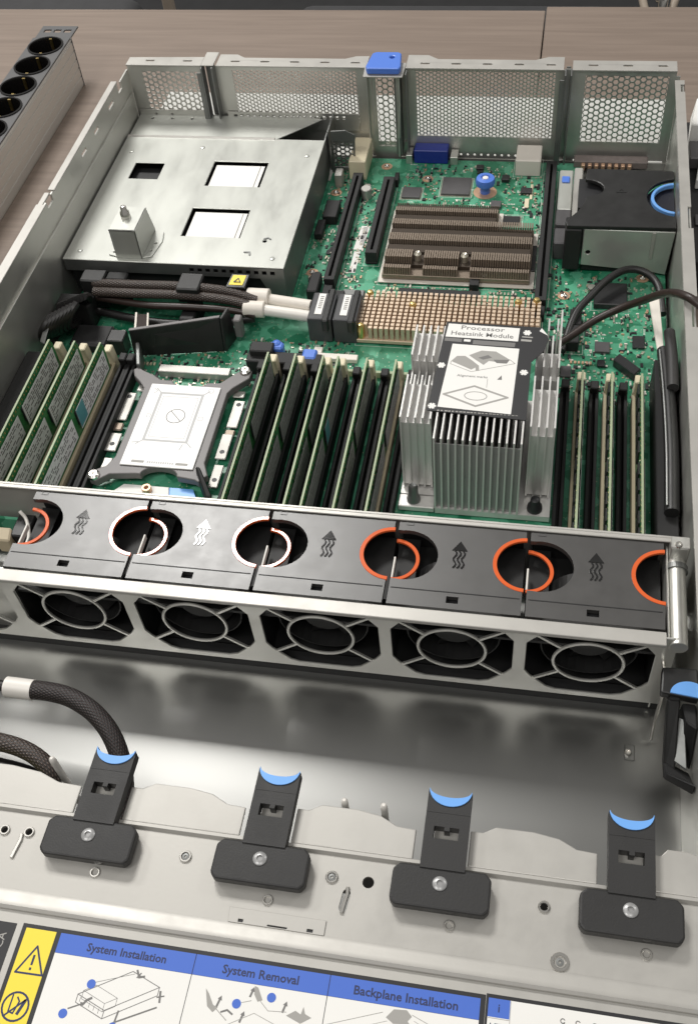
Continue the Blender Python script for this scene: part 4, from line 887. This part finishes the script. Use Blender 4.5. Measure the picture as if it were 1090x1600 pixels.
# one fan module in local coordinates: x from 0 (left edge) to PT, y from -56 to 0, top at z = FT
def fan_proto():
    t = thing('fan_module', (XR-PT, -438, 0), 'x', 'fan', 'hot-swap fan modules in the fan cage')
    W0, W1 = 1.1, PT-1.1; cy = -24.8
    o = [(W0, -55.8), (W1, -55.8), (W1, cy-16.2)] + arc(W1+1.1, cy, 16.2, 266, 94, 20) + [(W1, cy+16.2), (W1, -2.2), (W0, -2.2), (W0, cy+15.6)] + arc(W0+5.5, cy, 17.0, 100, -100, 20, 15.8) + [(W0, cy-15.6)]
    notch = rect(30.5, 36.5, -52.4, -48.4)
    ar = [(31.2, -20), (37.4, -20), (34.3, -14.6)]
    build('cover', MB().plate(o, [notch], FT-3, FT), fancov, t, bevel=0.6, seg=2, local=True)
    build('step_line', MB().box(W0+1, W1-1, -46.2, -45.7, FT, FT+0.18), black_m, t, local=True)
    build('latch_recess', MB().box(30, 37, -53, -48, FT-5, FT-4), labelblk, t, local=True)
    build('small_key', MB().stroke([(5, -5.4), (8.4, -5.4), (8.4, -3.4), (5, -3.4)], 0.4, FT+0.01, True, h=0.25), fancov, t, local=True)
    mk = MB().plate([(30.4, -19.6), (38.2, -19.6), (34.3, -13.6)], [], FT+0.02, FT+0.35)
    for dx in (-2.1, 0, 2.1):
        pts = [(34.3+dx+0.75*math.sin(i*1.1), -20.2-i*1.15) for i in range(10)]
        mk.stroke(pts, 0.85, FT+0.02, h=0.33)
    build('airflow_arrow', mk, gloss_black, t, local=True)
    build('handle_ring', MB().ring((PT, cy, FT-1.1), 14.9, 17.0, 1.4, 92, 268, n=36), orange, t, bevel=0.12, local=True)
    build('inner_ring', MB().ring((0.4, cy, FT-6.4), 11.6, 13.5, 1.4, -90, 90, n=30), orange, t, bevel=0.12, local=True)
    build('inner_post', MB().box(0.4, 1.4, cy-11.5, cy+2, FT-9, FT-5.2), wire_w, t, bevel=0.3, local=True)
    body = MB().box(W0, W0+1.2, -56.5, -2.4, 6, FT-16).box(W1-1.2, W1, -56.5, -2.4, 6, FT-16).box(W0+1.2, W1-1.2, -4, -2.4, 6, FT-3.1).box(W0+1.2, W1-1.2, -50, -4, 6, 8).box(W0+1.2, W1-1.2, -56.5, -4, FT-22, FT-20)
    body.box(W0, 12, cy-20, cy+20, FT-14, FT-13).box(W1-20, W1, cy-20, cy+20, FT-14, FT-13)
    build('shroud', body, fandark, t, local=True)
    build('duct', MB().ring((PT/2, -52.4, 43.5), 23.4, 24.2, 30, n=32, axis='y'), fandark, t, local=True)
    build('motor_wire', MB().box(PT/2-5, PT/2+6, -55.5, -54, 64.5, 67), cream, t, bevel=0.5, local=True)
    h = build('hub', MB().cyl((PT/2, -50, 43.5), 12, 18, 28, 'y'), fandark, t, bevel=1.2, local=True)
    bl = None
    for k in range(7):
        vv = []
        for rr, tw, wd in ((11, 0.75, 8.5), (16, 0.6, 10), (22, 0.5, 11)):
            for sgn in (-1, 1):
                a = 2*math.pi*k/7+sgn*wd/rr*0.5*math.cos(tw)
                vv.append((PT/2+rr*math.cos(a), -44+sgn*wd*0.5*math.sin(tw), 43.5+rr*math.sin(a)))
        m = MB().add(vv+[(x, y+1.0, z) for x, y, z in vv], [(0, 1, 3, 2), (2, 3, 5, 4), (6, 8, 9, 7), (8, 10, 11, 9), (0, 2, 8, 6), (2, 4, 10, 8), (1, 7, 9, 3), (3, 9, 11, 5), (4, 5, 11, 10), (0, 6, 7, 1)])
        build('blade', m, blackp, h, local=True, smooth=True)
    return t
gloss_black = mat('glossy_black_mark', (0.010, 0.010, 0.010), 0.10, 0, coat=0.6)
FM = fan_proto()
fan_labels = ['black fan module at the right end of the fan cage, beside the metal rod', 'black fan module second from the right end of the fan cage', 'black fan module third from the right, in the middle of the fan cage',
              'black fan module fourth from the right, with a bright white arrow', 'leftmost fan module with a cover, next to the open fan bay']
for i in range(5):
    o = FM if i == 0 else copy_tree(FM)
    o.location = Vector((XR-PT*(i+1), -438, 0))*S; o['label'] = fan_labels[i]
# open sixth bay: connector board and grey wall
bay = thing('fan_connector_board', (60, -455, 8), 'green connector board with a cream plug in the open fan bay', 'connector')
build('board', MB().box(40, 64, -443.5, -441.6, 20, 46), pcb, bay); build('plug', MB().box(66.5, 77, -462, -446, 46, 56), blackp, bay, bevel=0.8)
build('socket', MB().hexa([(60, -467, 46), (69, -467, 46), (68, -458, 46), (59, -458, 46), (60, -466, 56), (68, -466, 56), (67, -458, 58), (59, -458, 58)]), tan, bay, bevel=0.8)
build('bay_wall', MB().box(12, 78.2, -492, -490.8, 8, 66), steel, bay)
build('wire', MB().tube([(70, -449, 62), (74, -452, 58), (78, -462, 55), (77.6, -474, 56)], 1.0, 8), wire_w, bay, smooth=True)

# black lever with blue pad at the right front of the fan cage
lv = thing('cage_release_lever', (434, -500, 30), 'black release lever with light blue pad at the right end of the fan cage', 'lever')
LVZ = 60.0
build('lever_arm', MB().plate([(420.5, -521), (437.8, -523), (437.8, -506), (421.5, -507)], [], LVZ-5, LVZ), blackp, lv, bevel=0.9, seg=2)
build('touch_pad', MB().plate([(437.8, -522.6), (437.8, -514.5)] + arc(433.5, -521.6, 8.8, 45, 176, 12, 7.4), [], LVZ+0.02, LVZ+0.9), blue, lv, bevel=0.3)
build('hook', MB().hexa([(424, -523, 50), (430, -523, 50), (431, -520, 50), (424, -520, 50), (424.5, -523, 58), (430, -523, 58), (430, -520, 58), (424.5, -520, 58)]).hexa([(425, -548, 34), (430, -552, 34), (431, -546, 30), (425, -542, 30), (424, -523, 57), (430, -523, 57), (430, -516, 54), (424, -516, 54)]), blackp, lv, bevel=0.8)
build('link', MB().hexa([(425, -552, 33), (437.8, -560, 36), (437.8, -546, 30), (425, -540, 30), (425, -552, 40), (437.8, -560, 46), (437.8, -556, 40), (425, -546, 38)]), black_m, lv, bevel=0.8)
build('dark_shell', MB().hexa([(433, -540, 30), (437.8, -545, 30), (437.8, -520, 30), (431, -520, 30), (433, -532, 54), (437.8, -535, 54), (437.8, -522, 54), (431, -522, 54)]), black_m, lv, bevel=0.8)
build('pivot_plate', MB().hexa([(429, -545, 38), (435, -549, 38), (435, -540, 33), (429, -536, 33), (429, -545, 39), (435, -549, 39), (433, -528, 49), (428, -526, 49)]), steel_d, lv, bevel=0.4)

# ------------------------------------------------------------------ cables
def cable(name, pts, r, m, label, group=None, cat='cable', n=12):
    o = build(name, MB().tube(pts, r, n), m, base=pts[0], smooth=True); return tag(o, label, cat, group)
fcab = thing('braided_cable', (100, -547, 38), 'black braided cable with white sleeve curving into the leftmost latch', 'cable')
build('sheath', MB().tube([(104, -547.3, 40), (118, -547.6, 40.5), (131, -550, 40.5), (145, -556.5, 39), (156, -566, 35), (163, -578, 28), (166, -592, 19), (167, -615, 12)], 5.0, 16, 10), braid, fcab, smooth=True)
build('white_sleeve', MB().tube([(93, -547.2, 40), (108, -547.4, 40)], 5.4, 18), wire_w, fcab, smooth=True)
build('inner_wire', MB().tube([(40, -546, 38), (70, -546.4, 39), (95, -547.2, 40)], 3.0, 10), wire_b, fcab, smooth=True)
c2 = thing('backplane_cable', (110, -585, 20), 'black ribbed cable loop over a yellow-green board at the left edge', 'cable')
build('sheath', MB().tube([(60, -574, 34), (90, -575.5, 36), (112, -578, 35), (126, -584, 32), (130, -591, 26), (126, -597, 18)], 4.6, 14), braid2, c2, smooth=True)
build('sheath', MB().tube([(60, -584, 26), (95, -585, 27), (118, -588, 26), (127, -594, 20)], 4.4, 14), wire_b, c2, smooth=True)
build('board', MB().box(60, 122, -597.5, -594.5, 0.1, 36), yellowg, c2, bevel=0.4)
build('pin', MB().cyl((114.5, -594, 36), 1.2, 5, 10), chrome, c2)
# bundle across the middle left
bd = thing('cable_bundle', (90, -215, 10), 'bundle of brown braided power cables running below the tray', 'cable')
for pts, r, m_ in (([(28, -214, 33), (60, -216.5, 35.5), (100, -216.5, 36), (130, -217, 34), (152, -220, 30)], 3.4, braid2), ([(30, -221, 31), (62, -223, 33), (100, -222.6, 33), (132, -223, 31), (152, -226, 28)], 3.4, braid2),
                   ([(30, -219, 24), (70, -228, 27), (105, -229, 28), (135, -228, 26), (152, -230, 24)], 2.6, wire_r), ([(30, -225, 16), (80, -236, 18), (120, -234, 18), (150, -228, 20)], 3.2, wire_b), ([(34, -208, 20), (80, -210, 24), (120, -209, 24), (150, -214, 24)], 3.2, wire_b)):
    build('strand', MB().tube(pts, r, 12), m_, bd, smooth=True)
build('clamp', MB().box(18, 36, -216, -203, 12, 37), blackp, bd, bevel=1.0); build('clamp', MB().box(94, 111, -224, -206, 27, 40.2), blackp, bd, bevel=1.0); build('clamp', MB().box(36.5, 52, -212, -203, 14, 36), black_m, bd, bevel=1.0)
build('clamp_foot', MB().box(98, 107, -219, -211, 8.1, 26.9), black_m, bd)
build('clamp_foot', MB().box(97, 108, -238, -225, 8.1, 24), black_m, bd, bevel=1.0)
build('white_wrap', MB().cyl((143.5, -215.5, 28.5), 6.6, 16, 18, 'x').cyl((143, -225.5, 26.2), 6.0, 15, 18, 'x'), whitet, bd, bevel=0.5, smooth=True)
build('white_sleeve', MB().tube([(158, -216, 27.5), (176, -217.5, 26.5), (190, -219, 26)], 4.2, 14), whitet, bd, smooth=True); build('white_sleeve', MB().tube([(157, -225.5, 25.8), (176, -227, 25), (191, -228, 24)], 4.0, 14), wire_w, bd, smooth=True)
yt = thing('caution_tag', (136, -210, 36), 'small yellow caution tag in a black frame below the tray lip', 'tag')
build('frame', MB().hexa([(129, -217, 36), (143, -217, 36), (144, -204, 37), (131, -204, 37), (129, -217, 38), (143, -217, 38), (144, -204, 39.4), (131, -204, 39.4)]), blackp, yt, bevel=0.4)
build('face', MB().hexa([(131, -215, 38.3), (141, -215, 38.3), (142, -205.5, 39.35), (132.4, -205.5, 39.35), (131, -215, 38.5), (141, -215, 38.5), (142, -205.5, 39.55), (132.4, -205.5, 39.55)]), yellow, yt)
build('stem', MB().box(135, 139, -208, -204.5, 8.1, 37), blackp, yt)
build('triangle', MB().stroke([(134.4, -212.6), (139, -212.6), (136.8, -208.6)], 0.6, 39.3, True, h=0.1), labelink, yt)
def drive_plug(x0, label):
    t = thing('data_cable_plug', (x0+8, -222, 8), label, 'connector', 'data cable plugs beside the gold heatsink')
    build('shell', MB().box(x0, x0+17, -236, -207, 8.1, 29), greyp2, t, bevel=1.2, seg=2); build('clip', MB().box(x0+11, x0+15.4, -239, -204, 20, 30.5), blackp, t, bevel=0.8)
    build('sticker', MB().plate([(x0+4.5, -231), (x0+9.5, -231), (x0+9.5, -209), (x0+4.5, -209)], [], 29.1, 29.4), paper, t)
    b = MB()
    for i in range(7): b.box(x0+6, x0+8.4, -212-2*i-0.8, -212-2*i, 29.42, 29.5)
    build('print', b, labelgr2, t)
greyp2 = mat('dark_grey_plug', (0.055, 0.056, 0.06), 0.42, 0, 0.1, 80)
drive_plug(190.5, 'dark grey data cable plug next to the white cable sleeves'); drive_plug(208.5, 'dark grey data cable plug next to the gold pin heatsink')
# coiled black cable by the left wall
co = thing('coiled_cable', (12, -250, 8), 'coil of thin black cable against the left side wall', 'cable')
build('cable_duct', MB().box(1.0, 15, -428, -284, 8.2, 30), black_m, co, bevel=2.0)
build('plug', MB().box(4, 30, -236, -222, 8.2, 30), black_m, co, bevel=1.5)
build('plug', MB().box(20, 48, -262, -240, 8.2, 17), black_m, co, bevel=1.5)
for k in range(8):
    pts = [(9+k*2.4+13*math.cos(a)*0.55, -250+k*1.0+21*math.sin(a)*(1-0.04*k), 27+15*math.cos(a+0.5)+k*0.6) for a in [i*math.pi/10 for i in range(19)]]
    build('loop', MB().tube(pts, 2.7, 8, 3), wire_b, co, smooth=True)
build('grey_strap', MB().hexa([(10.5, -280, 33), (14.5, -282, 33), (15, -262, 40), (11, -260, 40), (10.5, -280, 34.2), (14.5, -282, 34.2), (15, -262, 41.2), (11, -260, 41.2)]), steel_d, co, bevel=0.4)
# tilted black panel
pn = thing('tilted_panel', (100, -256, 9), 'tilted black plastic panel standing behind the processor carrier', 'panel')
build('panel', MB().hexa([(68, -263, 9), (132, -252.5, 9), (132, -250.5, 9), (68, -261, 9), (71.5, -266, 35.6), (132, -248, 36), (132, -246, 36), (71.5, -264, 35.6)]), blackp, pn, bevel=0.5)
build('return_edge', MB().hexa([(132, -252.5, 9), (134, -252.5, 9), (138, -238, 9), (136, -238, 9), (132, -248, 36), (134, -248, 36), (136, -237, 36), (134, -237, 36)]), blackp, pn, bevel=0.4)
build('top_edge', MB().hexa([(71.4, -266.3, 35.7), (132, -248.3, 36.1), (132, -245.8, 36.1), (71.4, -263.8, 35.7), (71.4, -266.3, 36.4), (132, -248.3, 36.8), (132, -245.8, 36.8), (71.4, -263.8, 36.4)]), greyp, pn, bevel=0.2)
build('grey_clip', MB().box(139, 144.5, -243, -236, 14, 30), greyp, pn, bevel=0.8)
cs = thing('card_slot_frame', (82, -246, 9), 'small open frame leaning behind the tilted black panel', 'frame')
build('rails', MB().hexa([(72, -258, 30), (73.4, -258, 30), (67.4, -238, 27), (66, -238, 27), (72, -258, 31.4), (73.4, -258, 31.4), (67.4, -238, 28.4), (66, -238, 28.4)]).hexa([(81, -258, 30), (82.2, -258, 30), (76, -238, 27), (74.8, -238, 27), (81, -258, 31.4), (82.2, -258, 31.4), (76, -238, 28.4), (74.8, -238, 28.4)]), whitet, cs)
build('web', MB().hexa([(73.4, -258, 29), (81, -258, 29), (74.8, -238, 26), (67.4, -238, 26), (73.4, -258, 30), (81, -258, 30), (74.8, -238, 27), (67.4, -238, 27)]), wire_r, cs)
# right-hand cables
cable('black_cable', [(366, -236, 12), (373, -206, 18), (382, -190, 21), (394, -172, 23), (407, -161, 24), (420, -162, 23), (429, -174, 21), (432, -200, 18)], 2.7, wire_b, 'thick black cable arching over the board in front of the power supply')
cable('brown_cable', [(352, -252, 24), (366, -243, 27), (386, -226, 32), (402, -222, 40), (414, -228, 52), (425, -248, 75), (433, -266, 88.6), (443, -277, 89.2), (470, -300, 78), (500, -320, 50)], 2.6, wire_r, 'brown-black cable crossing over the right side wall')
tb_ = thing('side_cable_tube', (430, -300, 20), 'long black tube lying along the inside of the right wall', 'tube')
build('tube', MB().tube([(429, -258, 37), (431, -300, 38), (432, -345, 38), (431.5, -392, 37)], 4.3, 14), blackp, tb_, smooth=True)
build('edge_wire', MB().tube([(426.0, -262, 41), (427.6, -300, 42), (428.6, -345, 42), (428.4, -390, 41)], 0.7, 8), steel_d, tb_, smooth=True)
build('white_strap', MB().hexa([(420.5, -206, 34), (427, -206, 36), (429, -258, 38), (425.5, -262, 36), (420.5, -206, 35.2), (427, -206, 37.2), (429, -258, 39.2), (425.5, -262, 37.2)]), whitet, tb_, bevel=0.4)
build('ribbed_sleeve', MB().tube([(432.0, -246, 42), (433.0, -270, 43), (433.0, -298, 43)], 3.7, 14), mat('grey_ribbed_sleeve', (0.035, 0.034, 0.034), 0.5, 0, 0.4, 900), tb_, smooth=True)
build('dark_channel', MB().box(424, 436.0, -432, -262, 8.2, 33), black_m, tb_, bevel=0.6)
cl = thing('standing_clip', (362, -255, 8), 'two thin silver blades in a black socket right of the heatsink label', 'clip')
build('socket', MB().box(354, 365, -258, -246, 8, 30), black_m, cl, bevel=0.6); build('blade', MB().box(355.6, 356.6, -262, -250, 30, 52), alu, cl); build('blade', MB().box(361.2, 362.2, -262, -250, 30, 52), alu, cl)

# ------------------------------------------------------------------ power distribution strip
pd = thing('power_strip', (-120, 0, TZ), 'long aluminium power strip with black round sockets left of the server', 'power strip')
b = MB()
sec = [(-142, TZ+0.2), (-104.6, TZ+0.2)]
zz = TZ+0.2
for i in range(5):
    z0 = TZ+2+i*8.4
    sec += [(-104.2, z0), (-104.2, z0+7.0), (-104.9, z0+7.3), (-104.9, z0+8.0)]
sec += [(-104.2, TZ+44.6), (-104.6, TZ+46), (-106.2, TZ+46), (-106.2, TZ+22), (-140.4, TZ+22), (-140.4, TZ+46), (-142, TZ+46)]
build('extrusion', MB().plate(sec, [], -420, 122, 'xz'), pdu_alu, pd)
build('end_cap', MB().plate([(-142.5, TZ), (-103.8, TZ), (-103.8, TZ+46.5), (-142.5, TZ+46.5)], [], 122, 123.6, 'xz'), pdu_top, pd, bevel=0.4)
socks = [(-123.2, 106-35.6*i) for i in range(9)]
build('face_plate', MB().plate(rect(-141.6, -104.8, -419, 121.8), [circ(x, y, 15.6, 24) for x, y in socks], TZ+46.05, TZ+47.4), pdu_top, pd, bevel=0.2)
ear = MB().plate([(-141, 123.7), (-105.5, 123.7), (-105.5, 147), (-141, 147)], [[(x-3.4, 134.6), (x+3.4, 134.6), (x+3.4, 140.4), (x-3.4, 140.4)] for x in (-133, -123, -113)], TZ+44.6, TZ+46.2)
build('mounting_ear', ear, pdu_top, pd, bevel=0.3)
SK = None
for i, (x, y) in enumerate(socks):
    s0 = MB().lathe((0, 0, 0), [(0.3, -20.4), (14.9, -20.4), (15.1, -0.3), (16.8, 0.25), (16.8, 1.2), (15.2, 1.3), (14.6, -0.6), (14.2, -19), (0.3, -19.4)], 28)
    if SK is None:
        SK = build('socket', s0, socketm, pd, smooth=True, local=True); SKb = build('earth_clip', MB().box(-1.3, 1.3, -14.4, -12.6, -15, 0.6).box(-1.3, 1.3, 12.8, 14.4, -10, 0.4).box(-1.1, 1.1, -12.6, -9.6, -2.4, -1.6), gold, SK, local=True)
        r0 = Vector(pd.location)/S; SK.location = (Vector((x, y, TZ+47.2))-r0)*S
    else:
        o = share('socket', SK, pd, Vector((x, y, TZ+47.2))-r0); share('earth_clip', SKb, o)

# ------------------------------------------------------------------ things beyond
sh = build('white_sheet', MB().plate([(-16, 8), (446, 8), (446, 112), (-14, 112)], [], TZ+0.3, TZ+0.6), mat('dull_white_sheet', (0.50, 0.50, 0.475), 0.7), base=(215, 60, TZ)); tag(sh, 'white sheet on the table behind the rear vents, seen through the holes', 'paper')
dv = thing('black_device', (470, 0, TZ), 'black device with white top pieces cut off at the right edge', 'device')
build('body', MB().plate([(450, -150), (540, -150), (540, 30), (452, 30)], [], TZ+0.2, 26), black_m, dv, bevel=1.5)
build('white_block', MB().hexa([(452, -12, 26), (520, -12, 26), (520, 34, 26), (456, 34, 26), (452.5, -8, 46), (520, -8, 46), (520, 24, 50), (457, 24, 50)]), paper, dv, bevel=0.8); build('white_block', MB().hexa([(456, -64, 26.1), (520, -64, 26.1), (520, -40, 26.1), (459, -40, 26.1), (456, -64, 34), (520, -64, 34), (520, -40, 34), (459, -40, 34)]), paper, dv, bevel=0.6)
build('grey_block', MB().box(452, 520, -38, -14, 26.2, 36), greychip, dv, bevel=0.8); screw(dv, 463, 12, 49, 2.6, 1.4, steel_d)
build('slot', MB().box(455, 520, -110, -98, 26.2, 28), greychip, dv, bevel=0.5)
po = build('post', MB().box(-212, -198, 640, 654, -740, -40), beige, base=(-205, 647, -740), bevel=1.5); tag(po, 'beige metal post beyond the far table edge', 'post')
s1 = thing('seat', (-450, 640, -740), 'dark upholstered seat beyond the table edge at the left', 'seat')
build('cushion', MB().box(-700, -300, 480, 800, -330, -230), fabric, s1, bevel=25, seg=4, smooth=True)
build('column', MB().cyl((-450, 640, -720), 28, -330+720, 20), steel_d, s1, smooth=True)
build('foot', MB().lathe((-450, 640, -740), [(220, 0), (220, 12), (40, 30), (2, 31)], 28), steel_d, s1, smooth=True)
s2 = thing('seat', (180, 670, -740), 'dark upholstered seat beyond the table edge in the middle', 'seat')
build('cushion', MB().box(-60, 420, 520, 820, -340, -250), fabric, s2, bevel=25, seg=4, smooth=True)
build('column', MB().cyl((180, 670, -720), 28, -340+720, 20), steel_d, s2, smooth=True)
build('foot', MB().lathe((180, 670, -740), [(220, 0), (220, 12), (40, 30), (2, 31)], 28), steel_d, s2, smooth=True)
ck = thing('chair_castor', (500, 1000, -400), 'shiny chair fitting beyond the table edge at the right', 'chair fitting')
build('stem', MB().tube([(505, 1128, -392), (512, 1120, -402), (502, 1094, -560), (500, 1090, -735)], 9, 10), chrome, ck, smooth=True)
build('arm', MB().tube([(470, 1150, -380), (490, 1115, -420), (520, 1110, -425), (540, 1150, -380)], 7, 10), beige, ck, smooth=True)
